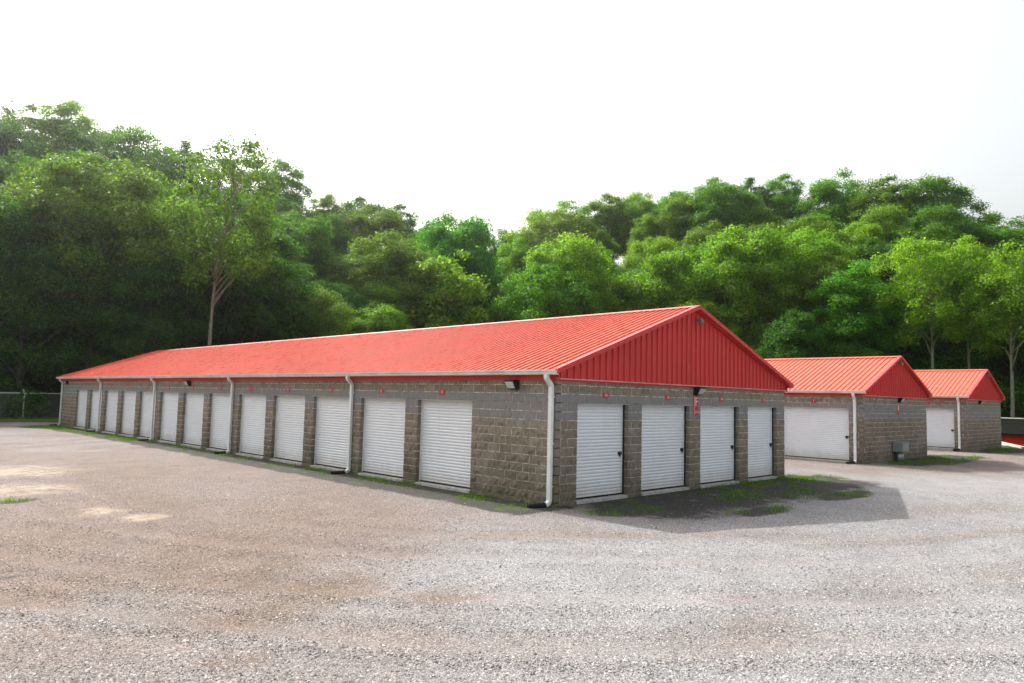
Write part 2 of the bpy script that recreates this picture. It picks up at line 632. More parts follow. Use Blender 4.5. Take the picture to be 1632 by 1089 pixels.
def build_ground():
    NT_, radii = 200, [0.0]
    r = 6.0
    while r < 58:
        radii.append(r)
        r += 4.0
    while r < 150:
        radii.append(r)
        r += 2.5
    while r < 900:
        radii.append(r)
        r *= 1.25
    verts, wood = [], []
    for r in radii:
        for k in range(NT_):
            th = 2 * math.pi * k / NT_
            x, y = OX + r * math.sin(th), OY + r * math.cos(th)
            verts.append((x, y, terrain(x, y)))
            tt = (th + math.pi) % (2 * math.pi) - math.pi
            s = r - tree_edge(min(max(tt, -1.5), 1.54)) if abs(tt) < 2.0 else -5
            wood.append(1.0 if s > 0 else (0.0 if s < -4 else 1 + s / 4))
    faces = []
    for i in range(len(radii) - 1):
        for k in range(NT_):
            k2 = (k + 1) % NT_
            faces.append((i * NT_ + k, i * NT_ + k2, (i + 1) * NT_ + k2, (i + 1) * NT_ + k))
    me = bpy.data.meshes.new('ground')
    me.from_pydata(verts, [], faces)
    me.materials.append(M['ground'])
    at = me.attributes.new('wood', 'FLOAT', 'POINT')
    at.data.foreach_set('value', wood)
    me.polygons.foreach_set('use_smooth', [True] * len(me.polygons))
    me.update()
    tag(add('ground', me), kind='structure')


build_ground()


# value noise for masks
def vnoise(x, y, seed, cell):
    r = np.random.default_rng(seed)
    g = r.random((257, 257))
    fx, fy = x / cell + 100, y / cell + 100
    ix, iy = np.floor(fx).astype(int), np.floor(fy).astype(int)
    tx, ty = fx - ix, fy - iy
    tx, ty = tx * tx * (3 - 2 * tx), ty * ty * (3 - 2 * ty)
    ix %= 256
    iy %= 256
    return (g[ix, iy] * (1 - tx) * (1 - ty) + g[ix + 1, iy] * tx * (1 - ty) + g[ix, iy + 1] * (1 - tx) * ty + g[ix + 1, iy + 1] * tx * ty)


def ell(x, y, cx, cy, rx, ry, ang=0.0):
    c, s = math.cos(ang), math.sin(ang)
    dx, dy = x - cx, y - cy
    a, b = (dx * c + dy * s) / rx, (-dx * s + dy * c) / ry
    return np.clip(1.6 * (1 - np.sqrt(a * a + b * b)), 0, 1)


GRASS = [  # cx, cy, rx, ry, strength
    (8.0, -0.7, 3.2, 0.9, 0.95), (4.5, -1.3, 1.6, 0.7, 0.7), (3.4, -3.2, 1.5, 0.6, 0.75), (8.2, -3.2, 2.2, 0.7, 0.8), (11.8, -0.7, 1.6, 1.2, 0.95), (6.6, -2.2, 2.6, 0.8, 0.6), (0.7, -1.3, 1.3, 0.8, 0.8),
    (-0.35, 1.7, 0.75, 1.6, 0.85), (-0.4, 5.0, 0.6, 2.2, 0.6), (-0.4, 8.6, 0.6, 1.6, 0.75), (-0.4, 13.0, 0.7, 3.0, 0.5), (-0.5, 17.0, 0.7, 1.6, 0.7),
    (-0.5, 21.0, 0.7, 3.0, 0.45), (-0.5, 25.6, 0.8, 2.2, 0.8), (-0.6, 30.0, 0.9, 3.2, 0.8), (-0.7, 35.5, 1.3, 3.4, 1.0), (-1.2, 40.0, 1.8, 3.0, 0.9),
    (25.0, -0.6, 5.5, 1.6, 1.0), (29.0, -0.4, 2.6, 1.8, 0.9), (39.5, -0.6, 5.6, 1.5, 1.0), (44.5, 0.0, 3.0, 2.2, 0.9), (15.0, 3.6, 2.0, 2.0, 0.3),
    (-8.75, 7.3, 0.8, 0.35, 0.8), (-10.15, 0.1, 0.3, 0.22, 0.7), (-4, 48.8, 12.0, 1.8, 1.0), (8, 47.5, 10, 3, 0.9)]
TAN = [(-7.4, 13.8, 1.6, 2.4), (-8.1, 9.1, 1.25, 1.5), (-7.85, 4.9, 0.7, 0.75), (-7.35, 3.7, 0.6, 0.5), (-9.2, 12.6, 1.2, 2.0)]


def zone_masks(x, y):
    n = vnoise(x, y, 3, 1.1) * 0.6 + vnoise(x, y, 4, 0.45) * 0.4
    g = np.zeros_like(x)
    for cx, cy, rx, ry, st in GRASS:
        g = np.maximum(g, ell(x, y, cx, cy, rx, ry) * st)
    soil_shade_strip = np.clip((x + 1.75) / 0.45, 0, 1) * (x < 0.3) * (y > -0.3) * (y < 43)  # dark soil by the long wall, widened to paint in eave shade
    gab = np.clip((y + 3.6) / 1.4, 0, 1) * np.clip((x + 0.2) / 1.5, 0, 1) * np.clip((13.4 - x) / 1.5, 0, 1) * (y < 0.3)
    g = np.maximum(g, np.maximum(soil_shade_strip * 0.72, gab * 0.68))
    g = np.clip(g * (0.6 + 0.8 * n), 0, 1)
    tn = np.zeros_like(x)
    for cx, cy, rx, ry in TAN:
        tn = np.maximum(tn, ell(x, y, cx, cy, rx, ry))
    # reddish older gravel at the left and towards the back, fresh grey stone in front
    dxr = (x + 12.3) * CAM_R.x + (y + 11.0) * CAM_R.y
    fwd = (x + 12.3) * CAM_F.x + (y + 11.0) * CAM_F.y
    b = 0.52 - 0.085 * dxr + 0.020 * (fwd - 14)
    nearf = np.clip((28 - fwd) / 6, 0, 1)
    b = b * nearf + (1 - nearf) * 0.72
    b += 0.55 * ell(x, y, -5.5, 2.5, 3.2, 7.0, -0.5)
    b -= 0.45 * ell(x, y, -9.5, -2.2, 1.6, 1.2)
    b -= 0.5 * ell(x, y, -4.0, -4.0, 3.0, 2.6)
    b += 0.22 * ell(x, y, 6.0, -7.4, 9.0, 1.1, 0.25)
    # worn wheel lanes sweeping round the near corner
    rc = np.hypot(x - 9.0, y - 9.0)
    for r0 in (16.6, 18.3, 20.4, 22.0):
        b += 0.26 * np.exp(-((rc + 0.5 * vnoise(x, y, 17, 4.0) - r0) / 0.32) ** 2)
    b += 0.30 * (vnoise(x, y, 19, 2.4) - 0.5) + 0.3 * (vnoise(x, y, 20, 0.9) - 0.5)
    b = np.clip(b, 0, 1)
    return g, tn, b


SOIL = [(-7.6, -0.4, 0.9, 2.2, 0.9), (-8.4, -1.7, 0.8, 1.2, 0.8), (-7.6, -3.0, 0.6, 0.55, 1.0), (-8.4, -3.4, 0.5, 0.35, 0.9), (-6.55, -4.05, 0.45, 0.3, 0.9),
        (-9.2, 2.6, 0.9, 2.0, 0.65), (-7.2, 5.0, 1.2, 2.6, 0.6), (-9.6, -0.8, 0.7, 1.0, 0.6), (-10.2, -2.6, 0.4, 0.4, 0.7), (-9.3, -4.6, 0.4, 0.25, 0.8), (-6.0, 11.0, 1.6, 4.0, 0.4),
        (3.2, -6.8, 3.0, 0.35, 0.45), (-1.5, -7.4, 0.8, 0.5, 0.35), (1.0, -8.6, 1.4, 0.5, 0.3), (-4.6, -7.2, 0.6, 0.4, 0.35), (8.0, -6.0, 2.5, 0.6, 0.35), (-3.0, -2.2, 2.0, 0.5, 0.25), (-5.5, 1.5, 1.0, 2.5, 0.35), (-7.0, -2.6, 0.35, 0.35, 0.8)]


def soil_mask(x, y):
    m = np.zeros_like(x)
    for cx, cy, rx, ry, st in SOIL:
        m = np.maximum(m, ell(x, y, cx, cy, rx * 1.6, ry * 1.6, -0.35) * st * 1.25)
    return np.clip(m, 0, 1)


def rut(x, y):
    rc = np.hypot(x - 9.0, y - 9.0) + 0.5 * vnoise(x, y, 17, 4.0)
    z = np.zeros_like(x)
    for r0 in (16.6, 18.3, 20.4, 22.0):
        z -= 0.028 * np.exp(-((rc - r0) / 0.3) ** 2)
        z += 0.016 * np.exp(-((rc - r0 - 0.55) / 0.25) ** 2)
    return z


def build_lot():
    xs = np.concatenate([np.arange(LOT[0], -20, 2.0), np.arange(-20, 13, 0.25), np.arange(13, LOT[1] + 0.01, 0.5)])
    ys = np.concatenate([np.arange(LOT[2], -14, 2.0), np.arange(-14, 12, 0.25), np.arange(12, LOT[3] + 0.01, 0.5)])
    X, Y = np.meshgrid(xs, ys, indexing='ij')
    g, tn, b = zone_masks(X, Y)
    # keep the lot dead level where walls stand, gently uneven elsewhere
    Z = LOT_Z + 0.05 * (vnoise(X, Y, 11, 3.7) - 0.5) * np.clip((-Y - 6) / 3, 0, 1) + 0.05 * (vnoise(X, Y, 12, 2.6) - 0.5) * np.clip((-X - 1.5) / 2, 0, 1)
    Z += 0.012 * (vnoise(X, Y, 13, 0.8) - 0.5)
    Z += rut(X, Y)
    nx, ny = X.shape
    verts = np.stack([X, Y, Z], -1).reshape(-1, 3)
    idx = np.arange(nx * ny).reshape(nx, ny)
    faces = np.stack([idx[:-1, :-1], idx[1:, :-1], idx[1:, 1:], idx[:-1, 1:]], -1).reshape(-1, 4)
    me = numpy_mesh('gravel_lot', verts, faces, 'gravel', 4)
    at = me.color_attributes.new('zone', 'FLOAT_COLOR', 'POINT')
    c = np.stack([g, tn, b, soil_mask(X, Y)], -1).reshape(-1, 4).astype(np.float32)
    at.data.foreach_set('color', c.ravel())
    me.polygons.foreach_set('use_smooth', np.ones(len(faces), dtype=bool))
    tag(add('gravel_lot', me), kind='structure')


build_lot()


def build_loose_stones():
    # real stones lying on the lot where the photograph is near enough to tell them apart
    N = 175000
    d = 6.0 + 15.0 * rng.random(N) ** 1.35
    u = rng.random(N) * 1760 - 64
    dirx = CAM_F.x + CAM_R.x * (u - 816) / 1162.8
    diry = CAM_F.y + CAM_R.y * (u - 816) / 1162.8
    x = CAM_POS.x + dirx * d
    y = CAM_POS.y + diry * d
    keep = ~((x > -0.15) & (y > -0.15))
    x, y = x[keep], y[keep]
    g, tn, b = zone_masks(x, y)
    keep = rng.random(len(x)) > np.clip(tn * 0.9 + g * 1.5, 0, 0.97)
    x, y, b = x[keep], y[keep], b[keep]
    n = len(x)
    s = 0.005 + 0.011 * rng.random(n) ** 2.4
    s *= np.where(rng.random(n) < 0.02, 1.7, 1.0)
    # flattened five-sided chips, apex off centre
    k = 5
    ang = (np.arange(k) / k * 6.2832)[None] + rng.random((n, 1)) * 6.283 + (rng.random((n, k)) - 0.5) * 0.7
    rad = s[:, None] * (0.7 + 0.6 * rng.random((n, k)))
    px = np.concatenate([rad * np.cos(ang), ((rng.random((n, 1)) - 0.5) * 0.9) * s[:, None]], 1)
    py = np.concatenate([rad * np.sin(ang), ((rng.random((n, 1)) - 0.5) * 0.9) * s[:, None]], 1)
    pz = np.concatenate([(rng.random((n, k)) - 0.7) * 0.35 * s[:, None], (0.45 + 0.5 * rng.random((n, 1))) * s[:, None]], 1)
    zb = LOT_Z + 0.05 * (vnoise(x, y, 11, 3.7) - 0.5) * np.clip((-y - 6) / 3, 0, 1) + 0.05 * (vnoise(x, y, 12, 2.6) - 0.5) * np.clip((-x - 1.5) / 2, 0, 1) + 0.012 * (vnoise(x, y, 13, 0.8) - 0.5) + rut(x, y)
    V = np.stack([px + x[:, None], py + y[:, None], pz + (zb + 0.1 * s)[:, None]], -1)
    tri = np.array([(0, 1, 5), (1, 2, 5), (2, 3, 5), (3, 4, 5), (4, 0, 5)])
    F = (tri[None] + (np.arange(n) * 6)[:, None, None]).reshape(-1, 3)
    me = numpy_mesh('loose_gravel', V.reshape(-1, 3), F, 'stone', 3)
    at = me.attributes.new('tint', 'FLOAT', 'POINT')
    bb = np.clip(b + (rng.random(n) - 0.5) * 0.6, 0, 1)
    at.data.foreach_set('value', np.repeat(bb, 6).astype(np.float32))
    tag(add('loose_gravel', me), 'loose grey and reddish stones scattered over the gravel lot', 'gravel', kind='stuff')


build_loose_stones()

# ------------------------------------------------------------------ storage buildings
CH = 0.2032           # course height
HEAD = 11 * CH        # opening height
TOPZ = 14 * CH
DEP = 0.17            # depth of block / door recess
EAVE_X, EAVE_Z = -0.22, 2.945


def facade_blocks(L, hm, openings, own_even, n0=-1, n1=14, end_trim=0.0):
    """rectangles (a,b,z0,z1) of the blocks of a facade"""
    out = []
    for k in range(n0, n1):
        start = 0.0 if (k % 2 == 0) == own_even else DEP + 0.01
        ivs = [(start, L - end_trim)]
        if k < 11:
            for (p, q) in openings:
                nv = []
                for (a, b) in ivs:
                    if q <= a or p >= b:
                        nv.append((a, b))
                        continue
                    if p > a:
                        nv.append((a, p))
                    if q < b:
                        nv.append((q, b))
                ivs = nv
        off = hm if k % 2 else 0.0
        for (a, b) in ivs:
            edges = [a]
            j = math.floor((a - off) / (2 * hm)) + 1
            while off + j * 2 * hm < b - 0.06:
                e = off + j * 2 * hm
                if e - a > 0.06:
                    edges.append(e)
                j += 1
            edges.append(b)
            for e0, e1 in zip(edges[:-1], edges[1:]):
                out.append((e0, e1, k * CH, (k + 1) * CH))
    return out


def rough_of(side, z0):
    if z0 > 1.55:
        return 0.0015
    return 0.020 if side == 'L' else 0.008


def split_block(mb, side, a, _, w, z0, h, face, rough):
    """one block with an uneven split face; the face looks along -x (side L) or -y (side G)"""
    nu, nv = (4, 2) if w > 0.2 else (2, 2)
    o = len(mb.v)
    def P(u, d, z):
        return (d, a + u, z) if side == 'L' else (a + u, d, z)
    for j in range(nv + 1):
        for i in range(nu + 1):
            edge = i in (0, nu) or j in (0, nv)
            d = face - (random.uniform(-0.15, 0.35) if edge else random.uniform(0.3, 1.3)) * rough
            mb.v.append(P(w * i / nu + (0 if edge else random.uniform(-0.2, 0.2) * w / nu), d, z0 + h * j / nv))
    def q(*ids):
        mb.f.append(tuple(ids) if side == 'G' else tuple(ids)[::-1])
    for j in range(nv):
        for i in range(nu):
            k = o + j * (nu + 1) + i
            q(k, k + 1, k + nu + 2, k + nu + 1)
    b = len(mb.v)
    mb.v += [P(0, DEP, z0), P(w, DEP, z0), P(w, DEP, z0 + h), P(0, DEP, z0 + h)]
    low = [o + i for i in range(nu + 1)]
    top = [o + nv * (nu + 1) + i for i in range(nu + 1)]
    lef = [o + j * (nu + 1) for j in range(nv + 1)]
    rig = [o + j * (nu + 1) + nu for j in range(nv + 1)]
    q(*([b, b + 1] + low[::-1]))
    q(*([b + 2, b + 3] + top))
    q(*([b + 3, b] + lef))
    q(*([b + 1, b + 2] + rig[::-1]))
    q(b + 1, b, b + 3, b + 2)
    return mb


def door_mesh_cache(cache, w):
    key = round(w, 3)
    if key not in cache:
        per = HEAD / 28
        prof = []
        for i in range(28):
            z = i * per
            prof += [(z, 0.0), (z + per * 0.13, -0.013), (z + per * 0.35, -0.0165), (z + per * 0.65, -0.0165), (z + per * 0.87, -0.013)]
        prof.append((HEAD, 0.0))
        v, f = [], []
        for z, dx in prof:
            v += [(dx, 0.0, z), (dx, w, z)]
        for i in range(len(prof) - 1):
            f.append((2 * i, 2 * i + 1, 2 * i + 3, 2 * i + 2))
        me = bpy.data.meshes.new('roll_up_door')
        me.from_pydata(v, [], f)
        me.materials.append(M['door_paint'])
        me.polygons.foreach_set('use_smooth', [True] * len(me.polygons))
        me.update()
        cache[key] = me
    return cache[key]


DOORS = {}


def storage_building(label, loc, W, L, ridge, hm_l, hm_g, long_open, gable_open, spouts, n_single, latch_long):
    B = thing('storage_building', loc, label, 'building', 'storage buildings with red metal roofs')
    cz = -0.30
    # ---- mortar cores (recessed behind the block faces) and far walls
    mr = MB()
    ins = 0.004
    def core(facade, L_, ops):
        xs = [0.0]
        for p, q in ops:
            xs += [p, q]
        xs.append(L_)
        for i in range(0, len(xs), 2):
            a, b = xs[i], xs[i + 1]
            a2 = a + 0.014
            b2 = b - 0.014
            facade(a2, b2, cz, HEAD - ins)
        facade(ins, L_ - ins, HEAD + ins, TOPZ - 0.002)
    core(lambda a, b, z0, z1: mr.box(ins, DEP - 0.004, max(a, DEP + 0.003), b, z0, z1), L, sorted(long_open))
    core(lambda a, b, z0, z1: mr.box(max(a, DEP + 0.003), b, ins, DEP - 0.004, z0, z1), W, sorted(gable_open))
    mr.build('mortar_joints', 'mortar', B)
    fw = MB()
    fw.box(W - DEP, W, DEP + 0.02, L, cz, TOPZ - 0.004)
    fw.box(DEP + 0.02, W - DEP - 0.003, L - DEP, L - 0.003, cz, TOPZ - 0.004)
    fw.build('wall', 'block', B)
    ceil = MB()
    ceil.box(DEP + 0.3, W - DEP - 0.01, DEP + 0.3, L - DEP - 0.01, TOPZ - 0.03, TOPZ - 0.01)
    ceil.build('ceiling', 'concrete', B)
    # ---- blocks
    blocks = []
    for (a, b, z0, z1) in facade_blocks(L, hm_l, long_open, True):
        blocks.append(('L', a, b, z0, z1))
    for (a, b, z0, z1) in facade_blocks(W, hm_g, gable_open, False):
        blocks.append(('G', a, b, z0, z1))
    def seen(bk):
        s, a, b, z0, z1 = bk
        c = Vector((0, (a + b) / 2, (z0 + z1) / 2)) if s == 'L' else Vector(((a + b) / 2, 0, (z0 + z1) / 2))
        c += Vector(loc)
        d = c - CAM_POS
        cosn = abs(d.normalized().x if s == 'L' else d.normalized().y)
        return (b - a) * cosn / d.length ** 2 * (0.2 if z1 < 0.05 else 1.0)
    blocks.sort(key=seen, reverse=True)
    J = 0.0095
    cache = {}
    rest = MB()
    for i, (s, a, b, z0, z1) in enumerate(blocks):
        proud = random.uniform(-0.001, 0.003)
        w = round(b - a - 2 * J, 3)
        z0b = z0 + J if z0 > -0.1 else cz
        h = round(z1 - J - z0b, 4)
        tilt = random.uniform(-0.0015, 0.0015)
        if i < n_single:
            key = (s, w, h, z0 < 1.8, random.randrange(5))
            if key not in cache:
                cache[key] = split_block(MB(), s, 0, 0, w, 0, h, 0, rough_of(s, z0)).mesh('block', 'block')
            if s == 'L':
                add('block', cache[key], B, (-proud, a + J, z0b), (0, 0, tilt))
            else:
                add('block', cache[key], B, (a + J, -proud, z0b), (0, 0, tilt))
        else:
            split_block(rest, s, a + J, 0, w, z0b, h, -proud, rough_of(s, z0))
    tag(rest.build('block_courses', 'block', B), kind='stuff')
    # ---- doors
    def make_door(side, p, q, latch):
        w = q - p
        me = door_mesh_cache(DOORS, w)
        if side == 'L':
            D = add('roll_up_door', me, B, (DEP - 0.012, p, 0.0))
        else:
            D = add('roll_up_door', me, B, (q, DEP - 0.012, 0.0), (0, 0, math.pi / 2))
        # in the door's own axes: -x is outwards, y runs along the opening
        MB().box(-0.028, 0.02, 0.02, w - 0.02, 0.004, 0.034).build('bottom_bar', 'black_rubber', D)
        lt = MB()
        lt.box(-DEP + 0.004, 0.0, -0.04, w + 0.04, HEAD - 0.012, HEAD - 0.004)
        lt.box(-DEP + 0.008 - 0.012, -DEP + 0.010, -0.04, w + 0.04, HEAD - 0.018, HEAD - 0.003)
        lt.build('steel_lintel', 'lintel_steel', D)
        for y0, y1 in ((0.002, 0.026), (w - 0.026, w - 0.002)):
            g = MB()
            g.box(-0.05, -0.02, y0, y1, 0.005, HEAD - 0.02)
            g.build('guide_rail', 'gutter_white' if y0 > 1 and side == 'L' else 'black_metal', D)
        if latch is not None:
            yl = latch if latch >= 0 else w + latch
            la = MB()
            la.box(-0.030, -0.015, yl - 0.085, yl + 0.055, 0.975, 1.05)
            la.box(-0.048, -0.030, yl - 0.07, yl + 0.02, 0.998, 1.03)
            la.tube([(-0.041, yl + 0.0, 1.0), (-0.045, yl + 0.0, 0.93)], 0.022, 8)
            la.build('latch', 'black_metal', D)
        th = MB()
        if side == 'L':
            th.quadbox([(-0.035, p + 0.004, cz), (DEP + 0.15, p + 0.004, cz), (DEP + 0.15, q - 0.004, cz), (-0.035, q - 0.004, cz),
                        (-0.025, p + 0.004, -0.02), (DEP + 0.15, p + 0.004, 0.004), (DEP + 0.15, q - 0.004, 0.004), (-0.025, q - 0.004, -0.02)])
        else:
            th.quadbox([(p + 0.004, -0.035, cz), (q - 0.004, -0.035, cz), (q - 0.004, DEP + 0.15, cz), (p + 0.004, DEP + 0.15, cz),
                        (p + 0.004, -0.025, -0.02), (q - 0.004, -0.025, -0.02), (q - 0.004, DEP + 0.15, 0.004), (p + 0.004, DEP + 0.15, 0.004)])
        th.build('threshold', 'concrete', B)
    for (p, q) in long_open:
        make_door('L', p, q, latch_long)
    for (p, q) in gable_open:
        make_door('G', p, q, 0.16)
    # ---- roof panels: ribbed sheets 0.914 m wide, ribs every 0.2286 m
    half = W / 2
    slope = (ridge - EAVE_Z) / (half - EAVE_X)
    GY = -0.20
    def rib_section(width):
        pts = []
        n = max(1, int(round(width / 0.2286)))
        st = width / n
        for i in range(n):
            y = i * st
            pts += [(y, 0.0), (y + st * 0.36, 0.0), (y + st * 0.41, 0.038), (y + st * 0.53, 0.038), (y + st * 0.58, 0.0)]
        pts.append((width, 0.0))
        return pts
    total = L + 0.4
    npan = int(round(total / 0.9144))
    pw = total / npan
    sec = rib_section(pw)
    def panel_mesh(x0, z0, x1, z1):
        v, f = [], []
        for y, h in sec:
            v += [(x0, y, z0 + h), (x1, y, z1 + h)]
        for i in range(len(sec) - 1):
            f.append((2 * i, 2 * i + 1, 2 * i + 3, 2 * i + 2) if x1 < x0 else (2 * i, 2 * i + 2, 2 * i + 3, 2 * i + 1)[::-1])
        o = len(v)
        v += [(x0, 0, z0 - 0.03), (x1, 0, z1 - 0.03), (x1, pw, z1 - 0.03), (x0, pw, z0 - 0.03)]
        f.append((o, o + 3, o + 2, o + 1))
        me = bpy.data.meshes.new('roof_panel')
        me.from_pydata(v, [], f)
        me.materials.append(M['roof_red'])
        me.update()
        return me
    roof = MB()
    roof.quadbox([(EAVE_X + 0.03, GY + 0.06, EAVE_Z - 0.06), (half, GY + 0.06, ridge - 0.09), (half, L + 0.14, ridge - 0.09), (EAVE_X + 0.03, L + 0.14, EAVE_Z - 0.06),
                  (EAVE_X + 0.03, GY + 0.06, EAVE_Z - 0.01), (half, GY + 0.06, ridge - 0.04), (half, L + 0.14, ridge - 0.04), (EAVE_X + 0.03, L + 0.14, EAVE_Z - 0.01)])
    xr = W - EAVE_X
    roof.quadbox([(xr - 0.03, GY + 0.06, EAVE_Z - 0.06), (half, GY + 0.06, ridge - 0.092), (half, L + 0.14, ridge - 0.092), (xr - 0.03, L + 0.14, EAVE_Z - 0.06),
                  (xr - 0.03, GY + 0.06, EAVE_Z - 0.01), (half, GY + 0.06, ridge - 0.042), (half, L + 0.14, ridge - 0.042), (xr - 0.03, L + 0.14, EAVE_Z - 0.01)])
    R = roof.build('roof', 'siding_red', B)
    mL = panel_mesh(EAVE_X, EAVE_Z, half, ridge)
    mR = panel_mesh(xr, EAVE_Z, half, ridge)
    for i in range(npan):
        add('roof_panel', mL, R, (0, GY + i * pw, random.uniform(0, 0.002)))
    for i in range(npan):
        add('roof_panel', mR, R, (0, GY + i * pw, 0))
    cap = MB()
    cw = 0.15
    cap.prism([(half - cw, 0, ridge - cw * slope + 0.045), (half, 0, ridge + 0.05), (half + cw, 0, ridge - cw * slope + 0.045), (half, 0, ridge + 0.045)],
              (0, GY - 0.02, 0), (0, L + 0.22, 0))
    cap.build('ridge_cap', 'roof_red', R)
    # rake trims on both gables
    for gy0, gy1 in ((GY - 0.035, GY + 0.10), (L + 0.10, L + 0.235)):
        for sgn in (0, 1):
            ex = EAVE_X if sgn == 0 else xr
            rt = MB()
            up, dn = 0.052, -0.06
            rt.prism([(ex, 0, EAVE_Z + dn), (half, 0, ridge + dn), (half, 0, ridge + up), (ex, 0, EAVE_Z + up)], (0, gy0, 0), (0, gy1, 0))
            rt.build('rake_trim', 'siding_red', R)
    # ---- gable siding, ribbed sheets cut to the roof line
    gb = 13.72 * CH
    def roofz(x):
        x = min(max(x, EAVE_X), W - EAVE_X)
        return EAVE_Z + slope * (min(x, W - x) - EAVE_X) - 0.07
    for gy, out in ((-0.035, -1), (L + 0.035, 1)):
        x = -0.03
        wtot = W + 0.06
        n = int(round(wtot / 0.9144))
        st = wtot / n
        for i in range(n):
            s0 = x + i * st
            v, f = [], []
            xs = []
            for y, h in rib_section(st):
                xs.append((s0 + y, h))
            ext = []
            for (xa, ha), (xb, hb) in zip(xs[:-1], xs[1:]):
                ext.append((xa, ha))
                if xa < half < xb:
                    ext.append((half, ha + (hb - ha) * (half - xa) / (xb - xa)))
            ext.append(xs[-1])
            for xx, h in ext:
                zt = max(roofz(xx), gb + 0.02)
                v += [(xx, gy + out * h, gb), (xx, gy + out * h, zt)]
            for k in range(len(ext) - 1):
                f.append((2 * k, 2 * k + 2, 2 * k + 3, 2 * k + 1))
            me = bpy.data.meshes.new('siding_panel')
            me.from_pydata(v, [], f)
            me.materials.append(M['siding_red'])
            me.update()
            add('siding_panel', me, B)
        tr = MB()
        tr.box(-0.04, W + 0.04, min(gy, gy + out * 0.045), max(gy, gy + out * 0.045), gb - 0.02, gb + 0.004)
        tr.build('base_trim', 'trim_pale', B)
    # solid gable backing
    for y0, y1 in ((-0.030, 0.05), (L - 0.05, L + 0.03)):
        bk = MB()
        bk.prism([(0.01, 0, TOPZ - 0.12), (W - 0.01, 0, TOPZ - 0.12), (W - 0.01, 0, roofz(W) - 0.03), (half, 0, roofz(half) - 0.05), (0.01, 0, roofz(0) - 0.03)], (0, y0, 0), (0, y1, 0))
        bk.build('gable_frame', 'siding_red', B)
    # ---- eaves: fascia, soffit, gutter on both long sides
    for sgn in (0, 1):
        def mx(xv):
            return xv if sgn == 0 else W - xv
        fa = MB()
        x0, x1 = sorted((mx(-0.035), mx(-0.003)))
        fa.box(x0, x1, -0.10, L + 0.10, 2.745, 2.862)
        fa.build('fascia', 'siding_red', B)
        so = MB()
        x0, x1 = sorted((mx(-0.165), mx(-0.001)))
        so.box(x0, x1, GY + 0.11, L + 0.09, 2.864, 2.885)
        so.build('soffit', 'siding_red', B)
        gu = MB()
        prof = [(-0.170, 2.962), (-0.170, 2.862), (-0.245, 2.862), (-0.262, 2.885), (-0.268, 2.915), (-0.292, 2.945), (-0.292, 2.972), (-0.276, 2.972), (-0.276, 2.955), (-0.186, 2.94), (-0.186, 2.962)]
        gu.prism([(mx(a), 0, b) for a, b in prof], (0, GY - 0.01, 0), (0, L + 0.24, 0))
        G = gu.build('gutter', 'gutter_white', B)
        for i in range(max(2, int(L / 12.0))):
            yy = 4.3 + i * 12.2
            if yy < L:
                j = MB()
                x0, x1 = sorted((mx(-0.297), mx(-0.24)))
                j.box(x0, x1, yy, yy + 0.06, 2.93, 2.975)
                j.build('joint_strip', 'downspout_white', G)
    # ---- downspouts on the visible long side
    for ys in spouts:
        d = MB()
        d.tube([(-0.225, ys, 2.87), (-0.225, ys, 2.80), (-0.215, ys, 2.765), (-0.085, ys, 2.64), (-0.062, ys, 2.60), (-0.062, ys, 2.2), (-0.062, ys, 0.09),
                (-0.068, ys, 0.045), (-0.10, ys, 0.005), (-0.20, ys, -0.035)], 0, square=(0.052, 0.040))
        D = d.build('downspout', 'downspout_white', B)
        for zz in (2.35, 1.3, 0.35):
            MB().box(-0.106, 0.0, ys - 0.060, ys + 0.060, zz, zz + 0.03).build('strap', 'downspout_white', D)
        sh = MB()
        n = 9
        pts = [(-0.17 - 0.05 * k, ys + 0.02 * k, -0.035 - 0.004 * k) for k in range(n)]
        sh.tube(pts, [0.062 + 0.010 * (k % 2) for k in range(n)], 10)
        sh.build('drain_hose', 'black_rubber', D)
    return B


PITCH = 2.8115
MAIN_OPEN = [(2.849 + PITCH * i, 2.849 + PITCH * i + 2.225) for i in range(13)]
MAIN_GABLE = [(0.753, 2.693), (3.293, 5.518), (6.109, 8.287), (8.869, 10.792)]
MAIN_W, MAIN_L = 11.37, 42.44
storage_building('long block storage building with thirteen white doors, nearest of the three red roofs', (0, 0, 0), MAIN_W, MAIN_L, 4.985,
                 0.2008, 0.2030, MAIN_OPEN, MAIN_GABLE, [0.10, 8.34, 16.85, 25.40, 33.85, 41.95], 300, None)
B2 = (19.834, 0.546, 0.004)
storage_building('middle red roofed storage building with one wide white door and grey meter box', B2, 8.48, 42.0, 4.64,
                 0.2010, 0.2010, [(0.585 + 3.66 * i, 0.585 + 3.66 * i + 3.05) for i in range(11)], [], [0.30, 14.0, 28.0], 0, 0.14)
B3 = (34.853, 0.377, 0.085)
storage_building('smallest and farthest red roofed storage building at the right, beside the low red shed', B3, 7.93, 42.0, 4.60,
                 0.2010, 0.2010, [(0.62 + 3.66 * i, 0.62 + 3.66 * i + 3.05) for i in range(11)], [], [0.36, 14.0, 28.0], 0, 0.14)


# ------------------------------------------------------------------ signs, lights, meter box
def number_plate(face, pos, s, label):
    """face 'L' looks towards -X, face 'G' towards -Y"""
    rz = -math.pi / 2 if face == 'L' else 0.0
    t = thing('number_plate', pos, label, 'sign', 'small red unit number plates', rz)
    MB().box(-0.105, 0.105, -0.010, 0.0, -0.062, 0.062).build('plate', 'sign_red', t)
    o = add('number', text_mesh(s, 0.115, 'sign_white'), t, (0, -0.013, 0.0), (math.pi / 2, 0, 0))
    for sx in (-0.085, 0.085):
        MB().tube([(sx, -0.010, 0), (sx, -0.014, 0)], 0.007, 6).build('screw', 'grey_metal', t)


